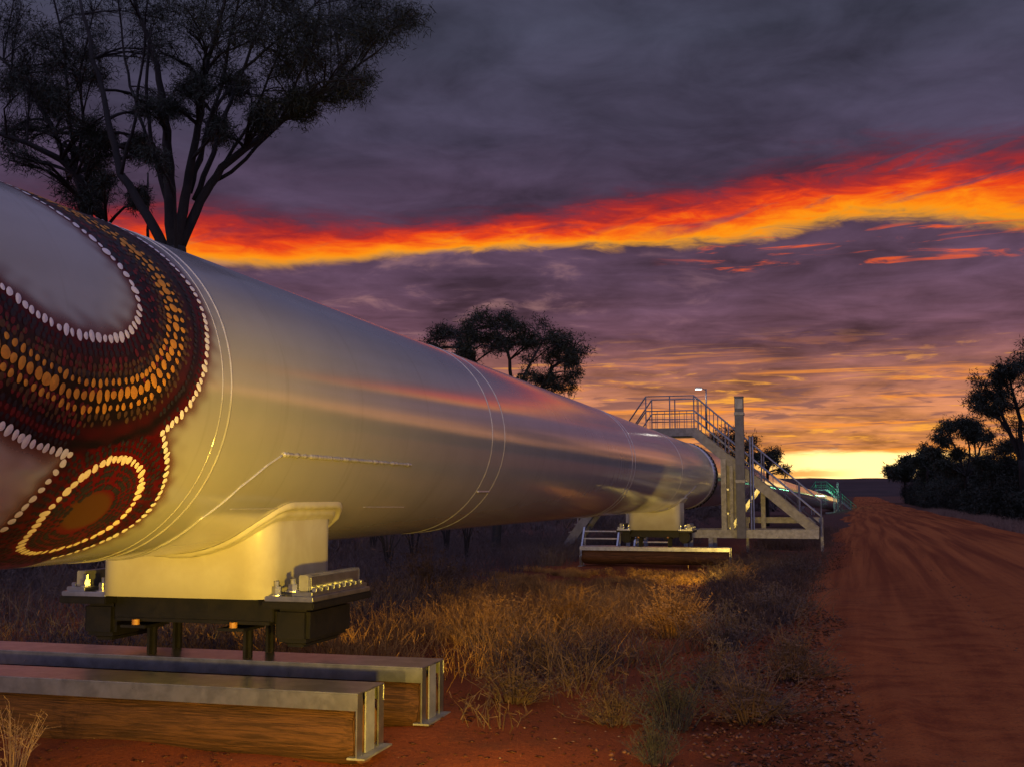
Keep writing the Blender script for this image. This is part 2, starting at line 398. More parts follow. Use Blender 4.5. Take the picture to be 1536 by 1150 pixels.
# ------------------------------------------------------------------ the pipeline
ROT = -AX
S1, S2, S3, S4 = 5.80, 11.09, 19.79, 34.82
PIPE = thing('pipeline', 'huge pale silver water pipeline running off into the distance, dot painting at its near end', 'pipeline', P(0, UC, 0), ROT)
def cyl(s0, s1, r=RAD, n=160, cap=False, dz0=0, dz1=0, dx1=0, dx0=0):
    m = MB(); ns = max(1, int((s1-s0)/1.0))
    for i in range(ns+1):
        t = i/ns
        for k in range(n):
            a = 2*PI*k/n; m.v.append((r*math.cos(a)+dx0+(dx1-dx0)*t, s0+(s1-s0)*t, ZC+r*math.sin(a)+dz0+(dz1-dz0)*t))
    for i in range(ns):
        for k in range(n):
            a = i*n+k; b = i*n+(k+1) % n; m.f.append((a, b, b+n, a+n))
    return m
def ringbead(s, w=.012, h=.0045, name='weld_seam', m=None, r=RAD):
    b = MB(); n = 180; pr = [(-w, -.004), (-w*.6, h*.8), (0, h), (w*.6, h*.8), (w, -.004)]
    for k in range(n):
        a = 2*PI*k/n; j = 1+.18*math.sin(a*57)+.1*math.sin(a*131)
        for dy, dr in pr: rr = r+dr*j; b.v.append((rr*math.cos(a), s+dy, ZC+rr*math.sin(a)))
    L_ = len(pr)
    for k in range(n):
        for q in range(L_-1):
            a = k*L_+q; c = ((k+1) % n)*L_+q; b.f.append((a, a+1, c+1, c))
    return b.build(name, m or M_pipe, PIPE, True)

# --- the painted section: colours of the artwork are computed on the unrolled surface
def hit(px, py):
    """pixel -> (s, w) on the unrolled pipe, w = arc length up from the camera side"""
    r = ray(px, py); o = Vector((0, 0, EYE))
    ru, rz = r.dot(RR), r.z; ou, oz = -UC, EYE-ZC
    a = ru*ru+rz*rz; b = 2*(ou*ru+oz*rz); c = ou*ou+oz*oz-RAD*RAD; dd = b*b-4*a*c
    t = (-b-math.sqrt(max(dd, 0)))/(2*a)
    u, z = ou+ru*t, oz+rz*t
    return (r.dot(D)*t, math.atan2(z, u)*RAD)
W1p = [(52,298),(74,311),(103,330),(124,347),(146,364),(164,384),(183,403.5),(196,423),(205,443),(209.5,463.5),(206,479),(197,496),(184,505),(167,509),(141,505),(123,503),(99,496),(81,487),(60,475),(43,462),(23.5,446.6),(0,427),(-40,392)]
W2a = [(188,347),(209,359),(227,371),(245,385),(270,411),(287,432),(300,458),(308,484),(310,508),(310,526),(307,547),(304,563),(295,586),(282,610),(263,630),(243,649)]
W2b = [(243,649),(247,667),(250,690),(249,711),(243,732),(232,753),(219,769),(198,787),(177,800),(146,814),(115,826),(78,836)]
OOp = [(117,323),(157,343),(183,361),(209,383),(230,406),(245,430),(257,456),(264,482),(262,508),(256,531),(243,552),(230,573),(214,582),(196,589),(170,592),(141,594),(123,593),(102,587),(81,574),(63,565),(43,552),(20,537),(5,526),(-40,490)]
W3a = [(-40,618),(0,637),(18,649),(39,662),(63,670),(81,676),(104,681)]
W3b = [(104,681),(95,693),(83,707),(73,720),(63,732),(51,745),(40,756),(30,766),(21,777),(10,788),(0,797),(-30,822)]
W4p = [(130,709),(154,694),(170,687),(190,688),(205,696),(213,711),(210,730),(205,747),(198,757),(183,775),(170,786),(146,801),(125,810),(99,820),(73,826),(52,829),(34,825),(29,821),(34,810.5),(50,792),(65,771),(76,760),(89,747),(107,728),(120,718),(130,709)]
def curve2(pts, ext=False):
    c = [np.array(hit(*p)) for p in pts]
    if ext:                                        # carry the line on over the crown of the pipe
        d = c[0]-c[1]; d = d/np.hypot(*d); c = [c[0]+np.array([d[0]*.5, d[1]])*k for k in (.9, .6, .3)]+c
    c = np.array(c)
    t = np.r_[0, np.cumsum(np.hypot(*np.diff(c, axis=0).T))]; tt = np.arange(0, t[-1], .02)
    c = np.stack([np.interp(tt, t, c[:, i]) for i in (0, 1)], 1)
    for _ in range(3):
        c[1:-1] = .25*c[:-2]+.5*c[1:-1]+.25*c[2:]
    return c
CW1 = curve2(W1p, True); CW2a = curve2(W2a, True); CW2b = curve2(W2b); CO = curve2(OOp, True); CW3a = curve2(W3a); CW3b = curve2(W3b); CW4 = curve2(W4p)
def dist(pts, c):
    d = np.full(len(pts), 9e9)
    for a, b in zip(c[:-1], c[1:]):
        e = b-a; t = np.clip(((pts-a)@e)/max(e@e, 1e-9), 0, 1); q = pts-a-t[:, None]*e
        d = np.minimum(d, (q*q).sum(1))
    return np.sqrt(d)
def inside(pts, poly):
    r = np.zeros(len(pts), bool); j = len(poly)-1
    for i in range(len(poly)):
        a, b = poly[i], poly[j]
        c = ((a[1] > pts[:, 1]) != (b[1] > pts[:, 1])) & (pts[:, 0] < (b[0]-a[0])*(pts[:, 1]-a[1])/(b[1]-a[1]+1e-12)+a[0])
        r ^= c; j = i
    return r
POLY = np.concatenate([CW1, CW3a, CW3b, np.array([[CW3b[-1][0], -1.9], [CW2b[-1][0], -1.9]]), CW2b[::-1], CW2a[::-1]])
LOBE = np.concatenate([np.array([CW3a[-1]]), CW3b, np.array([[CW3b[-1][0], -1.9], [CW2b[-1][0], -1.9]]), CW2b[::-1]])
def painted_section():
    s0, s1, n = 1.6, S1, 430; ns = 290
    ss = np.linspace(s0, s1, ns); w = np.linspace(-PI, PI, n, endpoint=False)
    Sg, Wg = np.meshgrid(ss, w, indexing='ij')
    v = np.stack([RAD*np.cos(Wg), Sg, ZC+RAD*np.sin(Wg)], -1).reshape(-1, 3)
    i = np.arange(ns-1)[:, None]*n; k = np.arange(n); kn = (k+1) % n
    f = np.stack([(i+k).ravel(), (i+kn).ravel(), (i+n+kn).ravel(), (i+n+k).ravel()], 1)
    me = npmesh('pipe_section', v, f, M_pipe, True)
    pts = np.stack([Sg.ravel(), Wg.ravel()], 1); N = len(pts)
    near = (pts[:, 0] > 2.2) & (np.abs(pts[:, 1]) < 2.6); idx = np.where(near)[0]; q = pts[idx]
    ins = inside(q, POLY); lobe = inside(q, LOBE)
    d1, d2, dO, d3 = dist(q, CW1), np.minimum(dist(q, CW2a), dist(q, CW2b)), dist(q, CO), np.minimum(dist(q, CW3a), dist(q, CW3b))
    d4 = dist(q, CW4); in4 = inside(q, CW4)
    de = np.minimum(np.minimum(d1, d2), d3)
    nz = np.sin(q[:, 0]*37+np.sin(q[:, 1]*29)*2)*.5+np.sin(q[:, 1]*61+q[:, 0]*17)*.5
    mar = np.array(lin(94,16,24)[:3]); dark = np.array(lin(26,20,26)[:3]); oli = np.array(lin(44,34,24)[:3]); red = np.array(lin(106,12,14)[:3]); brn = np.array(lin(98,62,18)[:3]); rust = np.array(lin(110,48,20)[:3])
    def mix(a, b, t): return a*(1-t[:, None])+b*t[:, None]
    c = np.tile(dark, (len(q), 1))
    stripe = np.clip(.5+.5*np.sin(d1*2*PI/.13-1.2)+.25*nz, 0, 1)*np.exp(-dO*0)*.6
    c = mix(c, mar, stripe*(dO > .10))
    c = mix(c, oli, np.exp(-(dO/.13)**2)*.8)
    c = mix(c, mar, np.exp(-(d1/.035)**2)); c = mix(c, mar, np.exp(-(d2/.04)**2)*.9)
    c = mix(c, mix(np.tile(red*.8, (len(q), 1)), dark, np.clip(.3+.5*nz, 0, 1)), lobe*1.0)
    c = mix(c, red, (in4 | (d4 < .05))*np.clip(1-d4*0, 0, 1)*.9)
    # the brown eye of the lower lobe
    cc = np.array(hit(130, 767)); a1 = np.array(hit(165, 743))-cc; a2 = np.array(hit(142, 782))-cc
    Mx = np.linalg.inv(np.stack([a1, a2], 1)); ab = (q-cc)@Mx.T; re = np.hypot(ab[:, 0], ab[:, 1])
    c = mix(c, brn, 1-sm(.8, 1.15, re))
    # soft sprayed edge outside the lines
    out = ~ins
    halo = np.exp(-(de/(.075+.025*nz))**2)*.92
    c[out] = mix(np.tile(mar*1.1, (len(q), 1)), rust, (d3 < d1)*(q[:, 1] < -.35)*1.0)[out]
    al = np.where(ins, 1.0, halo)
    colr = np.zeros((N, 4), np.float32); colr[idx, :3] = c; colr[idx, 3] = al
    at_ = me.color_attributes.new('paint', 'FLOAT_COLOR', 'POINT'); at_.data.foreach_set('color', colr.ravel())
    ac = me.attributes.new('cover', 'FLOAT', 'POINT'); ac.data.foreach_set('value', np.ascontiguousarray(colr[:, 3]))
    return obj('pipe_section', me, PIPE)
SEC = painted_section(); tag(SEC, 'near pipe length painted with a dark red and orange dot design')
def onpipe(s, w, r): return (r*math.cos(w/RAD), s, ZC+r*math.sin(w/RAD))
def dots(name, m, items, off=.0022):
    b = MB()
    for (s, w, rs, rw, tilt) in items:
        n = 12; ct, st_ = math.cos(tilt), math.sin(tilt); j = off*random.uniform(.9, 1.3)
        vs = [onpipe(s, w, RAD+j*1.5)]
        for k in range(n):
            a = 2*PI*k/n; e = 1+.08*math.sin(2*a+s*90)+.05*math.sin(3*a+w*70); p, q = rs*math.cos(a)*e, rw*math.sin(a)*e
            vs.append(onpipe(s+p*ct-q*st_, w+p*st_+q*ct, RAD+j))
        b.add(vs, [(0, 1+k, 1+(k+1) % n) for k in range(n)])
    o = b.build(name, m, SEC); tag(o, kind='stuff'); return o
def row(c, offset, r, gap, jit=.15, keep=None, skip=0.0, asp=1.25):
    t = np.r_[0, np.cumsum(np.hypot(*np.diff(c, axis=0).T))]; tan = np.gradient(c, axis=0); tan /= np.hypot(*tan.T)[:, None]+1e-9
    nor = np.stack([-tan[:, 1], tan[:, 0]], 1); res = []; x = 0
    while x < t[-1]:
        p = np.array([np.interp(x, t, c[:, i]) for i in (0, 1)]); nn = np.array([np.interp(x, t, nor[:, i]) for i in (0, 1)])
        q = p+nn*(offset+random.gauss(0, r*jit*.5)); rr = r*random.uniform(1-jit, 1+jit)
        if random.random() > skip: res.append((q[0], q[1], rr*random.uniform(.9, 1.1), rr*random.uniform(.9, 1.15)*asp*random.uniform(.85, 1.1), math.atan2(nn[1], nn[0])-PI/2))
        x += gap*random.uniform(.86, 1.16)
    if keep is not None and res:
        ok = keep(np.array([q[:2] for q in res])); res = [q for q, k in zip(res, ok) if k]
    return res
inP = lambda q: inside(q, POLY) & ~inside(q, LOBE) & (dist(q, CW1) > .03) & (np.minimum(dist(q, CW2a), dist(q, CW3a)) > .03)
inL = lambda q: inside(q, LOBE) & (dist(q, CW4) > .03) & (np.minimum(dist(q, CW2b), dist(q, CW3b)) > .025)
in4 = lambda q: inside(q, CW4) & (dist(q, CW4) > .03)
MD_w = mat_dot('white dot paint', (.74,.70,.74), (.66,.62,.64)); MD_o = mat_dot('ochre dot paint', (.62,.27,.035), (.5,.20,.03))
MD_b = mat_dot('black dot paint', (.012,.012,.018), (.018,.016,.024)); MD_r = mat_dot('dark red dot paint', (.13,.011,.015), (.085,.009,.012)); MD_n = mat_dot('brown dot paint', (.085,.042,.018), (.055,.028,.015))
MD_c = mat_dot('cream dot paint', (.78,.66,.52), (.70,.58,.44))
dots('white_dots', MD_w, row(CW1, 0, .019, .046, .22)+row(CW2a, 0, .017, .043)+row(CW2b, 0, .017, .043)+row(CW3a, 0, .021, .047)+row(CW3b, 0, .018, .048), .003)
dots('cream_dots', MD_c, row(CW4, 0, .019, .044, .22), .003)
dots('orange_dots', MD_o, row(CO, 0, .0235, .055, .22)+row(CO, .062, .015, .05, .2, inP)+row(CO, -.062, .015, .05, .2, inP), .003)
br = []; bl = []; rd = []
for k in (1, -1): br += row(CO, k*.10, .013, .042, .25, inP, .1)+row(CO, k*.135, .011, .042, .25, inP, .25)
for o_ in (.045, .075, .18, .21): bl += row(CW1, o_, .014, .038, .2, inP, .05)+row(CW1, -o_, .014, .038, .2, inP, .05)
for o_ in (.11, .145, .25): rd += row(CW1, o_, .013, .040, .25, inP, .1)+row(CW1, -o_, .013, .040, .25, inP, .1)
for o_ in (.045, .11): bl += row(CW2a, o_, .012, .038, .2, inP, .1)+row(CW2a, -o_, .012, .038, .2, inP, .1)+row(CW3a, o_, .013, .038, .2, inP, .1)+row(CW3a, -o_, .013, .038, .2, inP, .1)
for o_ in (.08, .15, .19, .23): rd += row(CW3a, o_, .013, .04, .25, inP, .1)+row(CW3a, -o_, .013, .04, .25, inP, .1)
for o_ in (.05, .085, .12, .16): bl += row(CW4, o_, .012, .034, .2, lambda q: inL(q) | in4(q), .1)+row(CW4, -o_, .012, .034, .2, lambda q: inL(q) | in4(q), .1)
dots('brown_dots', MD_n, br, .002); dots('black_dots', MD_b, bl, .0018); dots('dark_red_dots', MD_r, rd, .0015)

cyl(-14, 1.6).build('pipe_section', M_pipe, PIPE, True)
for a, b in ((S1, S2), (S2, 11.55), (11.55, S3), (S3, 27.0), (27.0, S4)): cyl(a, b).build('pipe_section', M_pipe, PIPE, True)
for s in (S1, S2, 11.55, S3, 20.12, 27.0): ringbead(s)
ringbead(S1-.10, .006, .003, 'score_line')
# slip joint under the stile: dark gasket, bright sleeve, bands
cyl(S4, S4+.10, .965).build('gasket_groove', M_black, PIPE, True)
ringbead(S4, .03, .02, 'joint_lip'); 
cyl(S4+.10, S4+1.2, .985).build('joint_sleeve', M_galv, PIPE, True)
ringbead(S4+.45, .12, .10, 'joint_band', M_galv, .93); ringbead(S4+.80, .06, .06, 'joint_band', M_black, .985); ringbead(S4+1.2, .05, .03, 'joint_band', M_black, .985)
cyl(S4+1.2, 62, .995).build('pipe_section', M_pipe, PIPE, True)
for s in (44, 52.5, 62): ringbead(s)
cyl(62, 100, dz1=-.15, dx1=.15).build('pipe_section', M_pipe, PIPE, True)
cyl(100, 190, dz0=-.15, dz1=-1.9, dx0=.15, dx1=5.2).build('pipe_section', M_pipe, PIPE, True)
# wrapper-plate weld: up round the pipe, then level along it
def bead(path, r0, name, seed=1, lump=.35):
    rnd = random.Random(seed); pts = []; rad = []
    for (s, w) in path: pts.append(onpipe(s, w, RAD+.001)); rad.append(r0*rnd.uniform(1-lump, 1+lump))
    return MB().tube(pts, rad, 6).build(name, M_pipe, PIPE, True)
def dens(pts, st=.02):
    c = np.array(pts, float); t = np.r_[0, np.cumsum(np.hypot(*np.diff(c, axis=0).T))]; tt = np.arange(0, t[-1], st)
    return np.stack([np.interp(tt, t, c[:, i]) for i in (0, 1)], 1)
kx = hit(425, 681); ke = hit(617, 697)
arc = [hit(*p) for p in ((185,838),(240,818),(300,778),(360,730),(400,698),(425,681))]
bead(dens([(arc[0][0]-.02, arc[0][1]-.5)]+arc), .008, 'weld_bead', 1, .15)
bead(dens([kx, ke], .012), .013, 'weld_bead', 2, .5)
bead(dens([hit(345, 763), hit(440, 762)]), .003, 'score_line', 3); bead(dens([hit(545, 760), hit(607, 760)]), .004, 'score_line', 4)
bead(dens([hit(716, 737), hit(733, 737)], .01), .012, 'weld_tab', 5, .1)
a2 = [hit(*p) for p in ((985,772),(1010,758),(1030,742),(1044,728))]
bead(dens(a2), .012, 'weld_bead', 6, .15)

# --- welded pedestals under the pipe
def rrect(hx, hy, r, n=8):
    out = []
    for cx, cy, a0 in ((hx-r, hy-r, 0), (-hx+r, hy-r, PI/2), (-hx+r, -hy+r, PI), (hx-r, -hy+r, 1.5*PI)):
        for k in range(n+1):
            a = a0+PI/2*k/n; out.append((cx+r*math.cos(a), cy+r*math.sin(a)))
    # even spacing
    c = np.array(out+[out[0]]); t = np.r_[0, np.cumsum(np.hypot(*np.diff(c, axis=0).T))]; tt = np.linspace(0, t[-1], 121)[:-1]
    return np.stack([np.interp(tt, t, c[:, i]) for i in (0, 1)], 1)
def pedestal(sc, z0, hx=.665, hy=.54):
    ol = rrect(hx, hy, .17); n = len(ol)
    def under(x): return ZC-math.sqrt(max(RAD*RAD-min(abs(x), .985)**2, 0))
    m = MB()
    for x, y in ol: m.v.append((x, sc+y, z0))
    for x, y in ol: m.v.append((x, sc+y, under(x)+.03))
    for k in range(n): m.f.append((k, (k+1) % n, n+(k+1) % n, n+k))
    m.f.append(tuple(range(n))[::-1])
    p = m.build('pedestal', M_cream, PIPE, True)
    # collar of weld and doubler plate where the pedestal meets the pipe
    c = MB(); offs = [(.0, -.055, .012), (.01, -.03, .042), (.028, 0, .050), (.042, .012, .034), (.055, .02, .020), (.068, .02, .026), (.085, .018, .046), (.10, .018, .048), (.112, .004, .03), (.122, -.01, .003)]
    # ring positions follow the outline grown outwards, lifted off the pipe surface
    rows_ = []
    for j, (o, dz, lift) in enumerate(offs):
        ring = []
        for k in range(n):
            x, y = ol[k]; a = ol[(k+1) % n]-ol[k-1]; nx, ny = a[1], -a[0]; l = math.hypot(nx, ny); nx /= l; ny /= l
            wob = 1+.09*math.sin(k*1.9)+.08*math.sin(k*3.3+j)+.06*math.sin(k*.7)
            xx, yy = x+nx*o*.75, y+ny*o
            th = math.acos(max(-1, min(1, xx/RAD)))  # angle below the axis
            rr = RAD+lift*wob*.58
            ring.append((rr*math.cos(th), sc+yy, ZC-rr*math.sin(th)-(.03 if j == 0 else 0)))
        rows_.append(ring)
    for r_ in rows_: c.v += r_
    for j in range(len(offs)-1):
        for k in range(n):
            a, b = j*n+k, j*n+(k+1) % n; c.f.append((a, b, b+n, a+n))
    c.build('weld_collar', M_cream, p, True)
    return p
SP, SQ = 7.47, 29.6
ZP1, ZP2 = .81, .63
pedestal(SP, ZP1); pedestal(SQ, ZP2); pedestal(58, .70)

# ------------------------------------------------------------------ bearing cradles, channels and logs
def hexbolt(parent, x, y, z, r=.03, h=.05, m=None):
    b = MB(); n = 6
    b.tube([(x, y, z), (x, y, z+.008)], r*1.6, 16); b.tube([(x, y, z+.008), (x, y, z+h)], r, 6); b.tube([(x, y, z+h), (x, y, z+h+.035)], r*.55, 10)
    return b.build('bolt', m or M_galv, parent)
def cradle(sc, zb, label, fine=True):
    t = thing('bearing_cradle', label, 'bracket', P(sc, UC, zb-.81), ROT, 'bearing cradles under the pipe')
    Z = .81
    for y in (-.36, .24):                                           # two black cross beams (channel section)
        b = MB(); b.box(-.62, .62, y, y+.12, Z-.165, Z-.002, .006); b.box(-.60, .60, y-.018, y+.138, Z-.185, Z-.160, .004); b.build('cross_beam', M_black, t)
    for sx in (-1, 1):
        lo_x, hi_x = (.60, .98) if sx > 0 else (-.98, -.60)
        MB().box(lo_x, hi_x, -.50, .50, Z-.062, Z-.012, .008).build('lower_plate', M_black, t)
        up = MB().box(lo_x+.012, hi_x-.008, -.49, .49, Z-.011, Z+.022, .006).build('upper_plate', M_galv, t)
        b = MB(); x0, x1 = (.62, .88) if sx > 0 else (-.88, -.62)
        b.box(x0, x1, -.36, .36, Z-.30, Z-.063, .03); b.box(x0+.05, x1-.05, -.30, .30, Z-.335, Z-.29, .02); b.build('bearing_housing', M_black, t)
        xo = .90*sx
        b = MB(); b.box(min(xo, xo-.07*sx), max(xo, xo-.07*sx), -.42, .46, Z+.052, Z+.16, .006); b.build('guide_block', M_galvd, t)
        MB().box(min(xo+.003*sx, xo+.006*sx), max(xo+.003*sx, xo+.006*sx), -.38, .42, Z+.068, Z+.145).build('block_face', M_galv, t)
        b = MB(); b.box(min(xo+.05*sx, xo-.10*sx), max(xo+.05*sx, xo-.10*sx), -.46, .48, Z+.023, Z+.051, .004)
        for k in range(9): b.box(min(xo+.018*sx, xo+.055*sx), max(xo+.018*sx, xo+.055*sx), -.40+k*.095, -.355+k*.095, Z+.05, Z+.075, .004)
        b.build('clip_rail', M_galv, t)
        for y in (-.42, .42):
            hexbolt(t, .67*sx, y, Z+.022, .036, .06); hexbolt(t, .80*sx, y*1.04, Z+.052, .034, .05)
    for sx in (-.42, .34):
        for y, k in ((-.19, 0), (.14, 1)):                          # T-shaped feet standing on the channel
            l = MB(); l.box(sx-.10, sx+.10, y-(.25 if k == 0 else .06), y+.06, Z-.225, Z-.205, .004); l.box(sx-.032, sx+.032, y-.012, y+.012, Z-.435, Z-.225); l.box(sx-.010, sx+.010, y-.05, y+.05, Z-.435, Z-.225)
            o = l.build('foot', M_black, t)
            if k == 0: MB().tube([(sx, y-.21, Z-.205), (sx, y-.21, Z-.168)], .027, 14).build('nylon_cap', M_amber, o)
    return t
cradle(SP, ZP1, 'black and galvanised bearing cradle under the near pedestal, bolts and amber caps showing')
cradle(SQ, ZP2, 'small distant black bearing cradle under the pedestal before the stile')
def channel(s0, s1, ztop, zg, u0, u1, label, slabel=None):
    t = thing('steel_channel', label, 'channel', P((s0+s1)/2, UC, 0), ROT, 'steel channels capping the logs')
    w = (s1-s0)/2; a, b = u0-UC, u1-UC
    m = MB(); m.box(a, b, -w, w, ztop-.010, ztop, .003)
    m.box(a, b, -w, -w+.008, ztop-.10, ztop-.0105); m.box(a, b, w-.008, w, ztop-.10, ztop-.0105); m.build('top_plate', M_galv, t)
    for e, sg in ((b, 1), (a, -1)):
        for y in (-w+.028, w-.028):
            MB().box(min(e-.012*sg, e-.002*sg), max(e-.012*sg, e-.002*sg), y-(.052 if y > 0 else .026), y+(.052 if y < 0 else .026), zg+.012, ztop-.011).build('end_strap', M_galv, t)
        MB().box(min(e-.012*sg, e-.003*sg), max(e-.012*sg, e-.003*sg), -.07, .06, zg+.012, ztop-.011).build('middle_strap', M_plate, t)
        MB().box(min(e+.05*sg, e-.06*sg), max(e+.05*sg, e-.06*sg), -w-.01, w+.01, zg, zg+.0115).build('foot_plate', M_galvd, t)
    return t
def log(sc, ztop, zg, u0, u1, label, seed, hw=.28):
    rnd = random.Random(seed); L_ = u1-u0; n = 36; ns = 60
    cz = ztop-.235; m = MB()
    for i in range(ns+1):
        x = u0-UC+L_*i/ns; e = min(i, ns-i); rs = 1-.10*math.exp(-e*1.2)
        for k in range(n):
            a = 2*PI*k/n; r = (1+.02*math.sin(3*a+x*1.3+seed)+.015*math.sin(5*a-x*2.1)+.008*math.sin(x*9+a*7)-.035*max(0, math.sin(a*5+seed*2+.4*math.sin(x*1.7)))**24)*rs
            q = 1/max(abs(math.cos(a))**2.0+abs(math.sin(a))**2.0, 1e-6)**(1/2.0)     # slightly squared log
            m.v.append((x+.012*math.sin(4*a+seed)*(e == 0), hw*q*r*math.cos(a)+.012*math.sin(x*1.1+seed), cz-.012+.20*q*r*math.sin(a)))
    for i in range(ns):
        for k in range(n):
            a = i*n+k; b = i*n+(k+1) % n; m.f.append((a, b, b+n, a+n))
    t = thing('timber_log', label, 'log', P(sc, UC, 0), ROT, 'logs under the pipe supports')
    m.build('bark_face', M_log, t, True)
    for i, s in ((0, -1), (ns, 1)):
        c = MB(); pts = m.v[i*n:(i+1)*n]; cx = sum(p[0] for p in pts)/n; cy = sum(p[1] for p in pts)/n; z = sum(p[2] for p in pts)/n
        c.add([(cx+.02*s, cy, z)]+[(p[0]+.002*s, cy+(p[1]-cy)*.99, z+(p[2]-z)*.99) for p in pts], [(0, 1+k, 1+(k+1) % n) for k in range(n)]); c.build('end_grain', M_logend, t)
    return t
zt = .372
channel(6.17, 6.58, zt, .0, -6.4, -2.62, 'nearest galvanised steel channel lying on the front log, label strip on its end')
channel(7.20, 7.64, zt, .0, -6.4, -2.60, 'second steel channel behind the nearest one, black cradle feet standing on it')
log(6.375, zt-.012, 0, -6.2, -2.655, 'nearest rust-brown log under the front steel channel', 1, .228)
log(7.42, zt-.012, 0, -6.2, -2.635, 'rust-brown log under the second channel, mostly hidden by the front one', 2, .24)
z2 = ZP2-.438
channel(29.3, 29.82, z2, -.33, -6.25, -2.38, 'far steel channel at the second pedestal, white step frames behind it')
log(29.56, z2-.012, -.33, -6.2, -2.415, 'far orange-brown log under the second pedestal', 3)

# ------------------------------------------------------------------ the stile (stairs over the pipe)
def stile(label, s, uc, zoff, group, railm):
    t = thing('pipe_stile', label, 'stile', P(s, uc, zoff), ROT, group)
    PZ = 3.65; xl, xr = -1.25, .28; xb = 3.95; zb = .46; Yn, Yf = -.75, .55
    slope = (PZ-zb)/(xb-xr); slope_l = 1.35; xa = xl-(PZ-.1)/slope_l
    pf = MB(); pf.box(xl, xr, Yn+.06, Yf-.06, PZ-.04, PZ, .004).build('platform', M_grate, t)
    for y in (Yn, Yf):
        MB().bar((xl-.1, y, PZ-.13), (xr+.1, y, PZ-.13), .05, .26).build('platform_beam', M_grate, t)
        MB().bar((xr-.05, y, PZ-.10), (xb, y, zb-.05), .055, .28).build('stringer', M_grate, t)
        MB().bar((xl+.05, y, PZ-.10), (xa, y, -.12), .055, .28).build('stringer', M_grate, t)
        # rails
        for h, nm in ((1.02, 'handrail'), (.55, 'mid_rail')):
            MB().tube([(xa, y, h-.1), (xl, y, PZ+h), (xr, y, PZ+h), (xb+.15, y, zb+h-.14), (xb+.15, y, zb+h-.35)], .024, 8).build(nm, railm, t, True)
        for x in (xl, (xl+xr)/2, xr): MB().tube([(x, y, PZ-.1), (x, y, PZ+1.0)], .021, 8).build('rail_post', railm, t)
        for x in (1.25, 2.35, 3.45): z = PZ-(x-xr)*slope; MB().tube([(x, y, z-.15), (x, y, z+1.0)], .021, 8).build('rail_post', railm, t)
        MB().tube([(xb+.15, y, zb-.2), (xb+.15, y, zb+.9)], .024, 8).build('rail_post', railm, t)
        for x in (-2.0, -2.8, -3.5): z = PZ+(x-xl)*slope_l; MB().tube([(x, y, z-.15), (x, y, z+1.0)], .021, 8).build('rail_post', railm, t)
        for k in range(6): x = xl+.13+k*.235; MB().tube([(x, y, PZ-.05), (x, y, PZ+.55)], .010, 6).build('baluster', railm, t)
        for k in range(6): x = xr+.10+k*.13; z = PZ-(x-xr)*slope; MB().tube([(x, y, z-.05), (x, y, z+1.0)], .010, 6).build('baluster', railm, t)
    for y in (Yn, Yf):
        MB().tube([(xl, y, PZ+.28), (xr, y, PZ+.28), (xb+.12, y, zb+.14)], .016, 6).build('lower_rail', railm, t, True)
        MB().bar((1.35, y, .47), (2.25, y, 1.75), .05, .07).build('knee_brace', M_galv, t)
    for z in (.95, 1.7): MB().bar((1.3, Yn-.06, z), (1.3, Yf+.06, z), .06, .06).build('tie_bar', M_galv, t)
    for k in range(7): x = 1.15+k*.37; z = PZ-(x-xr)*slope; MB().tube([(x, Yf, z-.05), (x, Yf, z+1.0)], .010, 6).build('baluster', railm, t)
    n = 13
    for k in range(1, n):
        x = xr+(xb-xr)*k/n; z = PZ-(x-xr)*slope
        MB().box(x-.13, x+.13, Yn+.03, Yf-.03, z-.04, z-.005, .003).build('tread', M_grate, t)
    for k in range(1, 14):
        x = xl-(xl-xa)*k/14; z = PZ+(x-xl)*slope_l
        MB().box(x-.13, x+.13, Yn+.03, Yf-.03, z-.04, z-.005, .003).build('tread', M_grate, t)
    # base frame carrying the right-hand flight
    for y in (Yn-.06, Yf+.06): MB().bar((.0, y, .33), (4.02, y, .33), .10, .26).build('base_beam', M_galvd, t)
    MB().bar((1.7, Yf+.65, .72), (4.15, Yf+.65, .72), .08, .19).build('rear_rail_beam', M_galvd, t)
    for x in (1.75, 4.1): MB().bar((x, Yf+.65, -.4), (x, Yf+.65, .625), .09, .09, Vector((0,1,0))).build('base_leg', M_galvd, t)
    MB().box(3.2, 4.02, Yn-.005, Yf+.005, .462, .48).build('landing_plate', M_galvd, t)
    for x in (.75, -.02):
        for y in (Yn-.06, Yf+.06): MB().bar((x, y, -.42), (x, y, .198), .13, .09, Vector((0,1,0))).build('base_leg', M_galvd, t)
    for x in (-1.5, -1.85):
        for y in (Yn-.06, Yf+.06): MB().bar((x, y, -.42), (x, y, 3.2), .12, .12, Vector((0,1,0))).build('column', M_galvd, t)
    for x in (1.18, 1.42):
        for y in (Yn-.06, Yf+.06): MB().bar((x, y, .462), (x, y, 2.65-(x-1.18)*slope), .16 if x < 1.3 else .10, .12, Vector((0,1,0))).build('column', M_galvd, t)
    for x in (2.0, 2.08): MB().tube([(x, Yn-.02, .462), (x, Yn-.02, 3.35)], .035, 8).build('conduit', M_galv, t)
    MB().bar((2.3, Yf+.06, .462), (2.3, Yf+.06, 1.75), .14, .1, Vector((0,1,0))).build('column', M_galvd, t)
    p = MB().box(1.58, 1.85, Yn-.42, Yn-.15, .2, 4.55, .012).build('mast', M_mast, t)
    MB().box(1.57, 1.86, Yn-.43, Yn-.14, 4.551, 4.58, .004).build('mast_cap', M_mast, p)
    MB().box(1.60, 1.83, Yn-.432, Yn-.421, 4.2, 4.5).build('notice_plate', M_galvd, p)
    for z in (1.9, 4.0): MB().box(1.565, 1.865, Yn-.435, Yn-.06, z, z+.09, .004).build('mast_bracket', M_galvd, p)
    return t
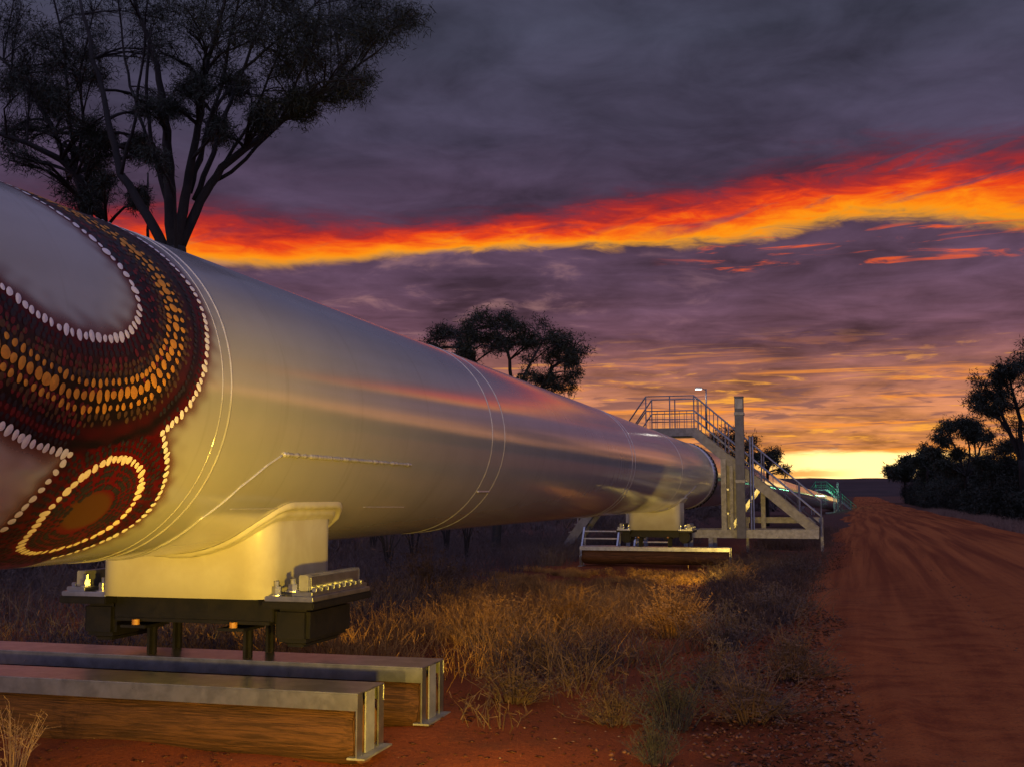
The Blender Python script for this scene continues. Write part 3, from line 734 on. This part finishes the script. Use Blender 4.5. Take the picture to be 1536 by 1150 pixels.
stile('galvanised stair stile with tall mast bridging the pipe beyond the second pedestal', 36.9, UC, 0, 'stiles over the pipe', M_rail)
fs = stile('tiny far stile with green-lit railings at the end of the pipeline', 165, UC+4.1, -1.2, 'stiles over the pipe', M_rail_greenlit)
def lamp_post(px, Y, z0, label):
    p = at(px, 583, Y); t = thing('lamp_post', label, 'lamp', (p.x, p.y, z0))
    h = p.z-z0
    MB().tube([(0,0,0), (0,0,h)], [.03, .022], 8).build('pole', M_rail, t, True)
    MB().tube([(0,0,h-.04), (-.12,-.03,h), (-.16,-.04,h)], .015, 6).build('arm', M_rail, t, True)
    hd = MB().box(-.36, -.14, -.10, .02, h-.005, h+.05, .015).build('lamp_head', M_rail, t)
    MB().box(-.35, -.16, -.09, .01, h-.03, h-.0055, .006).build('lens', mat_emit('lamp lens', (1,.97,.9,1), 6), hd)
    l = bpy.data.lights.new('lamp_light', 'POINT'); l.energy = 2; l.color = (1,.92,.75); l.shadow_soft_size = .08
    lo = bpy.data.objects.new('lamp_light', l); COL.objects.link(lo); lo.parent = t; lo.location = (-.25, -.05, h-.12)
    return t
lamp_post(1059, 37.05, 3.65, 'lit white lamp on a thin pole standing on the stile platform')
l = bpy.data.lights.new('green_lamp', 'POINT'); l.energy = 110; l.color = (.25, 1, .5); l.shadow_soft_size = .1
lo = bpy.data.objects.new('green_lamp', l); COL.objects.link(lo); lo.parent = fs; lo.location = (.9, -2.2, 3.4)
def steps(px, py, Y, label, w=1.05, n=4):
    p = at(px, py, Y); zg = float(gz(p.x, p.y)); t = thing('access_steps', label, 'steps', (p.x, p.y, zg), ROT, 'step frames behind the far channel')
    H = p.z-zg; run = H*.75
    for x in (-w/2, w/2): MB().bar((x, -run/2, 0), (x, run/2, H), .05, .12).build('stringer', M_galv, t)
    for k in range(n): f = (k+.6)/n; MB().box(-w/2+.028, w/2-.028, -run/2+run*f-.1, -run/2+run*f+.1, H*f-.02, H*f+.015, .003).build('tread', M_galv, t)
    for x in (-w/2, w/2): MB().bar((x, run/2+.03, 0), (x, run/2+.03, H+.02), .05, .05, Vector((0,1,0))).build('post', M_galv, t)
    return t
steps(900, 792, 33.6, 'white step frame left of the far cradle, behind the far channel')
steps(978, 800, 34.3, 'white step frame half hidden behind the far cradle feet')

# ------------------------------------------------------------------ vegetation
def leaf_mesh(name, cen, lens, wids, m, droop=.6, up=None):
    """many narrow leaf-shaped quads"""
    n = len(cen); d = RNG.normal(size=(n, 3)); d[:, 2] -= droop*1.2
    if up is not None: d = RNG.normal(size=(n, 3))*.45+np.array([0, 0, 1.0])*up
    d /= np.linalg.norm(d, axis=1)[:, None]
    r = np.cross(d, RNG.normal(size=(n, 3))); r /= np.linalg.norm(r, axis=1)[:, None]+1e-9
    L_ = lens[:, None]; w = wids[:, None]
    bow = np.cross(d, r)*L_*.08
    v = np.stack([cen, cen+d*L_*.45+r*w*.5+bow, cen+d*L_, cen+d*L_*.45-r*w*.5+bow], 1).reshape(-1, 3)
    return npmesh(name, v, np.arange(4*n).reshape(-1, 4), m)
def sprays(cs, rs, per, rnd, flat=.8):
    """points gathered in sprays inside each blob so the crown has clumps and gaps"""
    out = []
    for c, r, k in zip(cs, rs, per):
        ns = max(3, int(k/22)); q = RNG.normal(size=(ns, 3)); q /= np.linalg.norm(q, axis=1)[:, None]; q *= (RNG.random((ns, 1))**.45)*r; q[:, 2] *= flat
        sp = np.array(c)+q; idx = RNG.integers(0, ns, k)
        out.append(sp[idx]+RNG.normal(size=(k, 3))*r*.24)
    return np.concatenate(out)
def tree(name, label, base, limbs, blobs, leaf=(.2, .03), dens=900, twig=9, group=None, mleaf=None, flat=.8, droop=.6, r0=.05):
    t = thing(name, label, 'tree', base, 0, group); B = Vector(base)
    wood = MB(); nodes = []
    for pts, rad in limbs:
        P_ = [Vector(p)-B for p in pts]; c = []
        for i in range(len(P_)-1):                                   # wobbling interpolation
            for k in range(4): c.append(P_[i].lerp(P_[i+1], k/4)+Vector((random.gauss(0, .012), random.gauss(0, .012), 0))*(P_[i+1]-P_[i]).length)
        c.append(P_[-1]); c[0] = P_[0]
        rr = [np.interp(i/(len(c)-1), np.linspace(0, 1, len(rad)), rad) for i in range(len(c))]
        wood.tube(c, [float(x) for x in rr], 8)
        nodes += [(p, float(r)) for p, r in zip(c[2:], rr[2:])]
    NP = np.array([p for p, r in nodes]); tw = []; lpt = dens; cs = []; rs = []; per = []
    for (c, r) in blobs:
        c = Vector(c)-B; cs.append(c); rs.append(r); per.append(1)
        dv = NP-np.array(c); d = np.hypot(dv[:, 0], dv[:, 1])*1.7+np.abs(dv[:, 2])*.8+np.maximum(0, dv[:, 2]+.5*r)*2.5
        j = int(np.argmin(d)); a, ra = nodes[j]; ra = min(ra*.6, r0)
        mid = a.lerp(c, .5)+Vector((random.gauss(0, .06), random.gauss(0, .06), .10))*(c-a).length
        wood.tube([a, a.lerp(mid, .5)+Vector((0,0,.02)), mid, mid.lerp(c, .6), c], [ra, ra*.85, ra*.7, ra*.55, ra*.4], 6, False)
        for k in range(twig):
            v = Vector(RNG.normal(size=3)); v.normalize(); v.z = v.z*.7+.25; e = c+v*r*random.uniform(.6, 1.0)
            o = a.lerp(mid, random.uniform(.3, 1)) if random.random() < .45 else mid.lerp(c, random.random()); m1 = o.lerp(e, .5)+Vector((0,0,.08*r))
            wood.tube([o, m1, e], [ra*.35, ra*.22, ra*.10], 4, False); tw.append((tuple(o), tuple(m1), tuple(e)))
            for z_ in range(2):
                o2 = m1.lerp(e, random.uniform(.0, .7)); e2 = o2+Vector(RNG.normal(size=3))*r*.30+Vector((0, 0, .12*r)); tw.append((tuple(o2), tuple(o2.lerp(e2, .5)+Vector((0, 0, .04*r))), tuple(e2)))
    wood.build('trunk', M_bark, t, True)
    q = np.array(tw); m_ = len(q); n = m_*lpt; j = np.repeat(np.arange(m_), lpt); f_ = RNG.uniform(.25, 1.08, (n, 1)); pts = q[j, 0]*(1-f_)**2+2*q[j, 1]*f_*(1-f_)+q[j, 2]*f_**2+RNG.normal(size=(n, 3))*leaf[0]*.5
    obj('crown', leaf_mesh('crown', pts, RNG.uniform(.6, 1.2, n)*leaf[0], RNG.uniform(.7, 1.2, n)*leaf[1], mleaf or M_leaf, droop), t)
    return t
def px_tree(name, label, bpx, Y, limbs, blobs, spread=.5, **kw):
    """limbs/blobs measured in the photograph, placed at their own depth with real depth spread"""
    b = at(bpx, 700, Y); base = Vector((b.x, b.y, float(gz(b.x, b.y))-.05)); k = Y/FPX
    Ls = []
    for pts, rad in limbs:
        dz = random.uniform(-1, 1)*spread*2; n = len(pts)
        Ls.append(([at(x, y, Y+dz*(i/(n-1))) if y is not None else Vector((at(x, 700, Y).x, Y, base.z)) for i, (x, y) in enumerate(pts)], [r*k*(.62 if Y < 30 else .8) for r in rad]))
    Bs = []
    for (x, y, r) in blobs: Bs.append((at(x, y, Y+random.uniform(-1, 1)*spread*3), r*k))
    return tree(name, label, base, Ls, Bs, **kw)
# --- big gum behind the pipe, upper left
def expand(bl, n, j=.75, f=.55):
    out = []
    for x, y, r in bl:
        for k in range(n):
            a = random.uniform(0, 2*PI); q = r*j*math.sqrt(random.random()); out.append((x+q*math.cos(a), y+q*math.sin(a), r*f*random.uniform(.7, 1.15)))
    return out
big = [(560,55,60),(590,25,42),(500,85,55),(440,120,48),(525,135,34),(470,30,55),(390,55,60),(320,45,60),(250,50,55),(350,125,36),(410,-40,70),(520,-40,60),(300,-50,70),(200,-40,60),(290,135,30),(455,165,26),(215,235,24),(240,165,26),(395,170,22),(330,200,18)]
px_tree('gum_tree', 'tall multi-stemmed gum tree rising behind the painted end of the pipe', 264, 19.5,
    [([(264,None),(264,460),(264,372)], [30,27,24]), ([(262,385),(256,320),(254,250),(248,180),(235,100),(205,10),(190,-60)], [18,15,13,10,7,4,3]),
     ([(264,380),(274,318),(288,240),(300,170),(312,90),(335,10),(345,-60)], [15,13,10,8,6,4,3]),
     ([(268,375),(300,302),(332,252),(402,195),(470,150),(530,105),(575,70)], [15,12,10,8,5,3.5,2]),
     ([(300,305),(318,275),(348,258),(425,182),(500,138),(560,115)], [6,5,5,4,3,2]),
     ([(292,300),(320,230),(345,150),(375,80),(400,0)], [8,7,5,4,3]), ([(258,320),(245,270),(225,210),(218,130),(228,40)], [7,6,5,4,3]),
     ([(276,300),(300,240),(318,170),(360,110),(440,40),(500,-20)], [8,6,5,4,3,2]), ([(254,385),(222,325),(182,262),(162,180),(142,90),(120,0)], [14,12,10,8,6,4]),
     ([(256,330),(236,250),(207,170),(187,90),(176,-10)], [6,5,4,3,2]), ([(285,290),(306,210),(335,120),(352,30),(360,-30)], [6,5,4,3,2]), ([(330,255),(370,190),(402,120),(432,50)], [5,4,3,2]), ([(402,195),(442,130),(472,65),(480,10)], [4,3,2.5,2]), ([(182,262),(202,180),(214,90),(222,0)], [5,4,3,2]), ([(470,150),(520,90),(560,40),(590,20)], [3,2.5,2,1.5])],
    expand(big, 8, .85, .85), spread=.7, leaf=(.14,.014), dens=12, twig=10, droop=.35, r0=.035)
lef = [(110,35,55),(40,30,55),(75,95,42),(20,120,38),(135,110,34),(60,185,46),(130,205,36),(25,215,34),(120,292,34),(150,300,18),(150,-40,60),(40,-50,60),(85,150,30),(165,215,22),(215,300,14),(150,262,20)]
px_tree('gum_tree', 'leaning gum tree left of the tall one, limbs spreading over the painted pipe', 150, 22.5,
    [([(150,None),(155,420),(160,340)], [17,15,13]), ([(160,350),(138,285),(92,240),(40,215),(-20,195)], [11,10,8,6,4]), ([(150,360),(112,262),(72,180),(30,112),(-20,70)], [8,7,6,4,3]),
     ([(128,370),(122,300),(112,240),(102,150),(95,60),(70,-40)], [9,8,6,4,3,2]), ([(112,260),(125,190),(120,110),(140,20)], [5,4,3,2]), ([(222,360),(222,300),(222,260)], [4,3,2])],
    expand(lef, 7, .85, .85), spread=.8, leaf=(.15,.015), dens=11, twig=10, droop=.35, r0=.035)
# --- round tree behind the middle of the pipe
mid = [(655,505,26),(645,515,20),(700,505,34),(690,530,26),(735,490,28),(720,510,34),(775,505,34),(800,500,30),(820,520,34),(845,540,30),(862,535,26),(790,530,34),(835,505,20),(760,520,30),(820,575,24),(845,575,24),(800,565,18),(700,545,24),(750,480,22),(865,550,18)]
px_tree('gum_tree', 'round-crowned dark tree behind the middle of the pipeline', 745, 36,
    [([(745,None),(746,760),(750,680)], [9,8,7]), ([(750,690),(735,600),(712,545),(700,510)], [5,4,3,2]), ([(750,690),(770,600),(765,540),(745,495)], [5,4,3,2]), ([(755,680),(800,600),(830,550),(855,535)], [5,4,3,2]), ([(770,600),(795,545),(815,510)], [3,2.5,1.5])],
    expand(mid, 4), spread=1.0, leaf=(.16,.026), dens=11, twig=8, droop=.3, r0=.03)
# --- small trees behind the stile
px_tree('gum_tree', 'dark bushy tree directly behind the stile mast', 1100, 62, [([(1100,None),(1100,720),(1100,690)], [5,4,3]), ([(1100,700),(1085,665),(1078,655)], [3,2,1]), ([(1100,695),(1120,670),(1130,668)], [3,2,1])],
    expand([(1080,660,18),(1095,655,18),(1110,668,20),(1128,665,14),(1090,690,20),(1115,695,18)], 5), spread=1.5, leaf=(.26,.05), dens=6, twig=5, droop=.2)
px_tree('gum_tree', 'small ragged tree in front of the glowing horizon, right of the stile mast', 1150, 68, [([(1150,None),(1150,730),(1152,702)], [3.5,3,2.5]), ([(1152,705),(1140,690),(1135,680)], [2,1.5,1]), ([(1152,705),(1160,685),(1162,678)], [2,1.5,1]), ([(1150,712),(1172,706),(1182,704)], [1.5,1.2,.8])],
    expand([(1162,679,9),(1138,684,8),(1150,690,9),(1128,692,9),(1176,706,6),(1160,690,6)], 4), spread=1.2, leaf=(.28,.06), dens=8, twig=4, droop=.2)
# --- trees on the right of the road
def right(label, bpx, Y, bl, lim, **kw):
    kw.pop('leaf', 0); px_tree('gum_tree', label, bpx, Y, lim, expand(bl, 5), spread=1.0*Y/60, leaf=(.0040*Y, .00075*Y), dens=kw.pop('dens', 14), r0=.0006*Y, twig=6, droop=.25, group='trees right of the road', **kw)
right('tallest tree right of the road, rounded crown cut by the picture edge', 1535, 68,
    [(1480,580,26),(1465,600,20),(1500,560,24),(1525,548,26),(1545,540,30),(1560,580,34),(1490,615,18),(1505,600,22),(1540,615,30),(1530,650,26),(1505,575,24),(1470,615,14),(1590,560,40),(1580,620,40)],
    [([(1535,None),(1538,740),(1534,690)], [10,9,8]), ([(1534,700),(1512,640),(1490,600)], [5,4,2]), ([(1534,695),(1530,630),(1515,570)], [5,4,2]), ([(1534,695),(1548,620),(1560,560)], [5,4,2]), ([(1530,670),(1500,630),(1475,610)], [3,2.5,1.5])])
right('flat-topped tree with bare pale stems showing, left of the tallest roadside tree', 1448, 100,
    [(1420,648,14),(1440,640,16),(1462,640,16),(1478,650,14),(1410,665,14),(1405,690,14),(1435,680,12),(1450,645,14),(1425,700,16),(1395,680,10)],
    [([(1448,None),(1450,740),(1450,715)], [5,4,4]), ([(1450,720),(1438,680),(1425,655)], [2.5,2,1]), ([(1450,715),(1455,680),(1450,648)], [2.5,2,1]), ([(1452,715),(1468,680),(1475,655)], [2.5,2,1])])
right('broad dark tree low beside the tallest roadside tree', 1495, 80, [(1490,690,24),(1510,680,24),(1475,700,18),(1500,710,26),(1530,700,26),(1520,670,20)], [([(1495,None),(1497,750),(1498,715)], [5,4,3]), ([(1498,720),(1485,700),(1478,695)], [3,2,1]), ([(1498,716),(1512,690),(1516,680)], [3,2,1])])
right('dark bushy tree in the middle of the roadside row', 1392, 150, [(1390,680,12),(1378,690,12),(1400,700,14),(1385,705,16),(1410,708,14)], [([(1392,None),(1392,735),(1392,705)], [4,3,3]), ([(1392,708),(1384,692),(1380,688)], [2,1.5,1]), ([(1392,708),(1402,698),(1404,694)], [2,1.5,1])])
right('small wispy tree at the far left end of the roadside row', 1357, 212, [(1358,692,8),(1366,700,8),(1350,706,8),(1335,709,7),(1362,710,10),(1345,712,8)], [([(1357,None),(1357,735),(1357,708)], [2.5,2,1.5]), ([(1357,712),(1357,698),(1358,690)], [1.5,1,.6]), ([(1357,715),(1343,710),(1335,708)], [1.5,1,.6])])
# scrub: dense low mass right of the road, and scrub beyond the pipe
def scrub(name, label, pts, hs, rs, m, k=170, leaf=(.22,.035), up=None, cat='scrub'):
    cs = []; out = []
    for (x, y), h, r in zip(pts, hs, rs):
        z = float(gz(x, y)); n = int(k*max(.4, r*h)); q = RNG.normal(size=(n, 3)); q /= np.linalg.norm(q, axis=1)[:, None]; q *= RNG.random((n, 1))**.4
        ns = max(4, n//30); c = q[:ns][RNG.integers(0, ns, n)]+RNG.normal(size=(n, 3))*.15
        out.append(np.stack([x+c[:, 0]*r, y+c[:, 1]*r, z+h*.5+c[:, 2]*h*.5], 1))
    p = np.concatenate(out); n = len(p)
    o = obj(name, leaf_mesh(name, p, RNG.uniform(.5, 1.2, n)*leaf[0], RNG.uniform(.6, 1.2, n)*leaf[1], m, .2, up)); return tag(o, label, cat, kind='stuff')
pts = []; hs = []; rs = []
for i in range(380):
    sR = 30+200*random.random()**1.3; o_ = random.uniform(.2, .8)+abs(random.gauss(0, 5)); A_ = RU0+6.7+1.3+o_
    pts.append((A_*RS.x+sR*RD.x, A_*RS.y+sR*RD.y)); d_ = min(1, o_/3); hs.append((random.uniform(1.4, 3.0)*(.5+.8*d_)+ (.8 if o_ > 4 else 0))*(1+max(0, sR-60)/200)); rs.append(random.uniform(.8, 1.7))
scrub('roadside_scrub', 'dense dark scrub massed along the right side of the road', pts, hs, rs, M_leaf2, 330, (.34,.07))
pts = []; hs = []; rs = []
for i in range(560):
    s = random.uniform(8, 90); u = random.uniform(-40, -9.5 if s < 42 else -4)-(s*.12 if s < 42 else 2.2); p = P(s, u, 0); pts.append((p.x, p.y)); hs.append(random.uniform(.4, 1.3)+(.8 if u < -18 and random.random() < .4 else 0)); rs.append(random.uniform(.5, 1.3))
scrub('distant_scrub', 'dim grey-purple scrub seen under the pipe', pts, hs, rs, M_drab, 260, (.30,.03), up=.9)
pts = []; hs = []; rs = []
for i in range(420):
    r_ = random.uniform(90, 420); a = random.uniform(-.5, .34); pts.append((r_*math.sin(a), r_*math.cos(a))); hs.append(random.uniform(1, 2.6)); rs.append(random.uniform(1, 3))
pts2 = [(p, h, r) for p, h, r in zip(pts, hs, rs) if su(*p)[1] < -9 or (su(*p)[1] > 22)]
scrub('far_scrub', 'dark scrub plain beyond the end of the pipeline', [p for p, h, r in pts2], [h for p, h, r in pts2], [r for p, h, r in pts2], M_drab, 40, (.9,.25))
# thin saplings under the pipe in the middle distance
for i, (px, Y, h, wd) in enumerate(((622, 30, 1.9, 1.0), (672, 33, 2.0, 1.0), (700, 31, 1.6, .8), (585, 27, 1.7, .9), (560, 34, 2.0, 1.0))):
    b = at(px, 700, Y); z = float(gz(b.x, b.y)); t = thing('sapling', ['thin dark sapling under the pipe right of the near pedestal, second of five', 'thin sapling under the pipe, third of five from the near pedestal', 'sapling nearest the dark tree trunk under the pipe', 'thin dark sapling nearest the near pedestal', 'faint far sapling close behind the near pedestal'][i], 'sapling', (b.x, b.y, z), 0, 'saplings under the pipe')
    w_ = MB()
    for k in range(9):
        a = random.uniform(0, 2*PI); e = Vector((math.cos(a)*wd*random.uniform(.3, 1), math.sin(a)*wd*.6, h*random.uniform(.7, 1.1))); m1 = e*.4+Vector((0, 0, h*.05))
        w_.tube([(0,0,-.03), Vector((m1.x*.5, m1.y*.5, m1.z)), e], [.03, .018, .006], 5, False)
        for j in range(3): f_ = Vector((m1.x*.5, m1.y*.5, m1.z)).lerp(e, random.uniform(.2, .8)); w_.tube([f_, f_+Vector((random.gauss(0, .2), random.gauss(0, .2), .3))], [.008, .003], 4, False)
    w_.build('stem', M_bark, t)
    q = RNG.normal(size=(260, 3))*np.array([wd*.45, wd*.4, h*.2])+np.array([0, 0, h*.75]); obj('foliage', leaf_mesh('foliage', q, RNG.uniform(.1, .2, 260), RNG.uniform(.015, .03, 260), M_darksh, .3), t)

# dry grass: dense golden stand between pipe and road, thinner to the right
def tufts(name, label, spots, m, blades, hgt, wid, spread, lean=.38, seeds=True):
    vs = []; n = len(spots); S = np.array(spots); k = blades
    base = np.repeat(S[:, :2], k, 0)+RNG.normal(size=(n*k, 2))*np.repeat(S[:, 2:3], k, 0)*spread
    h = np.repeat(S[:, 2], k)*RNG.uniform(.45, 1.15, n*k)*hgt
    d = RNG.normal(size=(n*k, 2))*lean+ (base-np.repeat(S[:, :2], k, 0))*1.2
    z = gz(base[:, 0], base[:, 1])-.01
    b0 = np.c_[base, z]; m1 = b0+np.c_[d*h[:, None]*.4, h*.6]; tip = b0+np.c_[d*h[:, None], h]
    a = RNG.uniform(0, 2*PI, n*k); w = np.c_[np.cos(a), np.sin(a), 0*a]*wid*RNG.uniform(.6, 1.4, (n*k, 1))
    v = [b0-w, b0+w, m1+w*.8, m1-w*.8, tip+w*.3, tip-w*.3]
    v = np.stack(v, 1).reshape(-1, 3); o = np.arange(n*k)[:, None]*6
    f = np.concatenate([o+np.array([0, 1, 2, 3]), o+np.array([3, 2, 4, 5])])
    if seeds:                                       # fine side twigs and seed heads give the haze of dry stalks
        q = RNG.integers(0, n*k, n*k*3); tt = RNG.uniform(.35, 1.05, (len(q), 1)); c = b0[q]*(1-tt)+tip[q]*tt+np.c_[0*q, 0*q, .05*h[q]]
        dd = RNG.normal(size=(len(q), 3))*.6+np.array([0, 0, .6]); dd /= np.linalg.norm(dd, axis=1)[:, None]; ln = RNG.uniform(.04, .11, (len(q), 1))*hgt/.5
        r = np.cross(dd, RNG.normal(size=(len(q), 3))); r /= np.linalg.norm(r, axis=1)[:, None]; ww = wid*.75
        v2 = np.stack([c-r*ww*.4, c+r*ww*.4, c+dd*ln+r*ww, c+dd*ln-r*ww], 1).reshape(-1, 3); f2 = np.arange(len(v2)).reshape(-1, 4)+len(v)
        v = np.concatenate([v, v2]); f = np.concatenate([f, f2])
    o = obj(name, npmesh(name, v, f, m)); return tag(o, label, 'grass', kind='stuff')
def bound(s):                                       # right limit of the dense stand
    return float(np.interp(s, [7, 8.6, 10, 12, 14, 18, 22, 27, 34], [-4.6, -3.4, -2.6, -1.9, -1.5, -1.7, -2.1, -2.4, -2.4]))
sp1 = []; sp2 = []; sp3 = []
rndf = lambda x, y: .5+.5*math.sin(x*1.3+2*math.sin(y*.7))*math.sin(y*1.1+1.5*math.sin(x*.9))
while len(sp1) < 680:
    s = random.uniform(8.3, 27); u = random.uniform(-7.5, bound(s)); p = P(s, u, 0)
    if 27 < s or (28.6 < s < 30.6): continue
    if rndf(p.x*1.5, p.y*1.3) > .5: sp1.append((p.x, p.y, random.uniform(.6, 1.15)*(.75+.4*rndf(p.x*.7+3, p.y*.6))*float(np.interp(s, [12, 16, 21, 27], [1, .85, .45, .3]))))
tufts('dry_grass', 'golden dry grass standing thick between the pipe and the road', sp1, M_straw, 46, .35, .0026, .21)
while len(sp2) < 1500:
    s = random.uniform(7.8, 45); u = random.uniform(-16, -4.8); p = P(s, u, 0)
    if (5.9 < s < 8.1 and u > -6.7) or (18 < s < 40 and u > -6.8): continue
    sp2.append((p.x, p.y, random.uniform(.6, 1.15)))
tufts('drab_grass', 'dull brown grass and stalks growing under and behind the pipe', sp2, M_drab, 30, .48, .0036, .2)
while len(sp3) < 760:
    s = random.uniform(5.5, 60); u = bound(min(s, 34))+abs(random.gauss(0, 1.4))
    p = P(s, u, 0); ru = p.dot(RS)-RU0
    if ru > -.5 or s < 5.4 or (s < 8.5 and u < -2.2) or (35 < s < 39): continue
    if rndf(p.x*1.4, p.y*1.2) < .47: continue
    sp3.append((p.x, p.y, random.uniform(.35, .95)))
tufts('verge_tufts', 'sparse dark tufts scattered on the red verge beside the road', sp3, M_darksh, 26, .45, .004, .22, .6)
sp4 = []
for i in range(420):
    sR = random.uniform(25, 120); A_ = RU0+6.6+abs(random.gauss(.6, .7)); sp4.append((A_*RS.x+sR*RD.x, A_*RS.y+sR*RD.y, random.uniform(.5, 1)))
tufts('roadside_grass', 'pale dry grass fringe along the right road edge', sp4, M_verge, 26, .42, .008, .25)
# shrubs that can be told apart
def shrub_mesh(m, seed, stems=46, fine=5, leaf=.02):
    rnd = random.Random(seed); b = MB()
    for k in range(stems):
        a = rnd.uniform(0, 2*PI); t_ = rnd.uniform(.1, 1.0); e = Vector((math.cos(a)*t_*.62, math.sin(a)*t_*.62, rnd.uniform(.25, 1.0)*(1.08-.5*t_*t_)))
        m1 = Vector((e.x*.35, e.y*.35, e.z*.45)); b.tube([(e.x*.35, e.y*.35, -.02), m1*1.0+Vector((e.x*.2, e.y*.2, 0)), e], [.009, .006, .002], 4, False)
        for j in range(fine):
            o = m1.lerp(e, rnd.uniform(.0, 1)); q = o+Vector((rnd.gauss(0, .10), rnd.gauss(0, .10), rnd.uniform(.02, .2))); b.tube([o, q], [.0035, .0012], 3, False)
            for i in range(5):
                c = o.lerp(q, rnd.uniform(.2, 1.1)); d = Vector((rnd.gauss(0, 1), rnd.gauss(0, 1), rnd.gauss(.5, 1))).normalized(); r = d.orthogonal().normalized()*leaf*.35
                b.add([c, c+d*leaf+r, c+d*leaf*2, c+d*leaf-r], [(0, 1, 2, 3)])
    return b.mesh('foliage', m)
shr = {'salt': shrub_mesh(M_saltb, 1, 60, 6), 'dark': shrub_mesh(M_darksh, 2, 60, 6), 'gold': shrub_mesh(M_straw, 3, 70, 7), 'twig': shrub_mesh(M_twig, 4, 34, 5, .008), 'drab': shrub_mesh(M_drab, 5, 60, 6)}
for kind, px, py, w, h, lab in (
    ('salt', 1012, 1092, .6, .46, 'pale grey saltbush on the red ground at the bottom centre'), ('dark', 1125, 1080, .9, .38, 'broad dark shrub right of the pale grey saltbush near the bottom'),
    ('gold', 1008, 955, .95, .64, 'brightest tall golden bush at the right end of the dry grass'), ('dark', 770, 1052, .7, .32, 'low dark shrub right of the steel channel ends'),
    ('twig', 20, 1150, .42, .42, 'bare twiggy bush in the bottom left corner'), ('dark', 920, 1085, .55, .26, 'small dark shrub left of the pale grey saltbush'),
    ('dark', 1190, 1020, .8, .5, 'dark shrub beside the bare road edge below the far support'), ('drab', 1095, 975, .7, .5, 'small drab bush below the brightest golden bush'),
    ('gold', 1110, 893, 1.0, .55, 'orange-lit bush right of the far log'), ('drab', 1190, 872, 1.3, .6, 'dull bush between the far log and the road'), ('gold', 860, 945, 1.0, .5, 'golden bush in the middle of the dry grass'),
    ('gold', 745, 960, 1.0, .48, 'golden bush at the left of the dry grass stand'), ('drab', 1075, 1035, .55, .42, 'thin drab bush just above the broad dark shrub'), ('drab', 1165, 935, .8, .5, 'drab bush halfway up the verge beside the road'),
    ('dark', 640, 905, 1.3, .9, 'dark bush beyond the second channel right of the near cradle'), ('salt', 985, 1145, .35, .3, 'tiny grey bush at the bottom edge below the saltbush')):
    p = ground_at(px, py); t = thing('shrub', lab, 'shrub', (p.x, p.y, p.z), random.uniform(0, 6), 'shrubs on the verge')
    o = obj('foliage', shr[kind], t); o.scale = (w, w, h)
# litter and pebbles
def bits(name, label, n, m, reg, size, flat):
    v0 = np.array([(1,0,0),(-.5,.8,0),(-.6,-.7,0),(.1,0,1),(.1,0,-.6)], float); f0 = np.array([(0,1,3),(1,2,3),(2,0,3),(1,0,4),(2,1,4),(0,2,4)])
    P_ = np.array([reg() for _ in range(n)]); a = RNG.uniform(0, 2*PI, n); sc = size*RNG.uniform(.3, 1.3, n)**1.6
    c, s_ = np.cos(a), np.sin(a); el = RNG.uniform(.5, 1.8, n)
    x = v0[None, :, 0]*sc[:, None]*el[:, None]; y = v0[None, :, 1]*sc[:, None]; z = v0[None, :, 2]*sc[:, None]*flat
    v = np.stack([x*c[:, None]-y*s_[:, None]+P_[:, None, 0], x*s_[:, None]+y*c[:, None]+P_[:, None, 1], z+P_[:, None, 2]], -1).reshape(-1, 3)
    f = (np.arange(n)[:, None, None]*5+f0).reshape(-1, 3); o = obj(name, npmesh(name, v, f, m)); tag(o, label, 'debris', kind='stuff')
def reg1():
    s = 4+abs(random.gauss(0, 1))*9; u = random.uniform(-4.5, 1.2); p = P(s, u, 0); return (p.x, p.y, float(gz(p.x, p.y))+.004)
def reg2():
    s = 4+abs(random.gauss(0, 1))*12; a = RU0+random.choice((random.gauss(-.1, .45), random.uniform(0, 6.5))); p = RS*a+RD*s; return (p.x, p.y, float(gz(p.x, p.y))+.035)
bits('leaf_litter', 'dark leaf litter and sticks strewn over the red verge', 5200, M_litter, reg1, .017, .35)
bits('pebbles', 'small ironstone pebbles scattered along the dirt road', 9000, M_peb, reg2, .016, .7)
bits('pale_litter', 'pale dry leaf flecks on the dark ground by the channels', 600, M_twig, reg1, .011, .3)
def reg3():
    s = 4+abs(random.gauss(0, 1))*16; a = RU0-.15+random.gauss(0, .38)-.25*math.sin(s*.8); p = RS*a+RD*s; return (p.x, p.y, float(gz(p.x, p.y))+.03)
bits('edge_litter', 'dark sticks and clods heaped along the left edge of the road', 5200, M_litter, reg3, .021, .45)
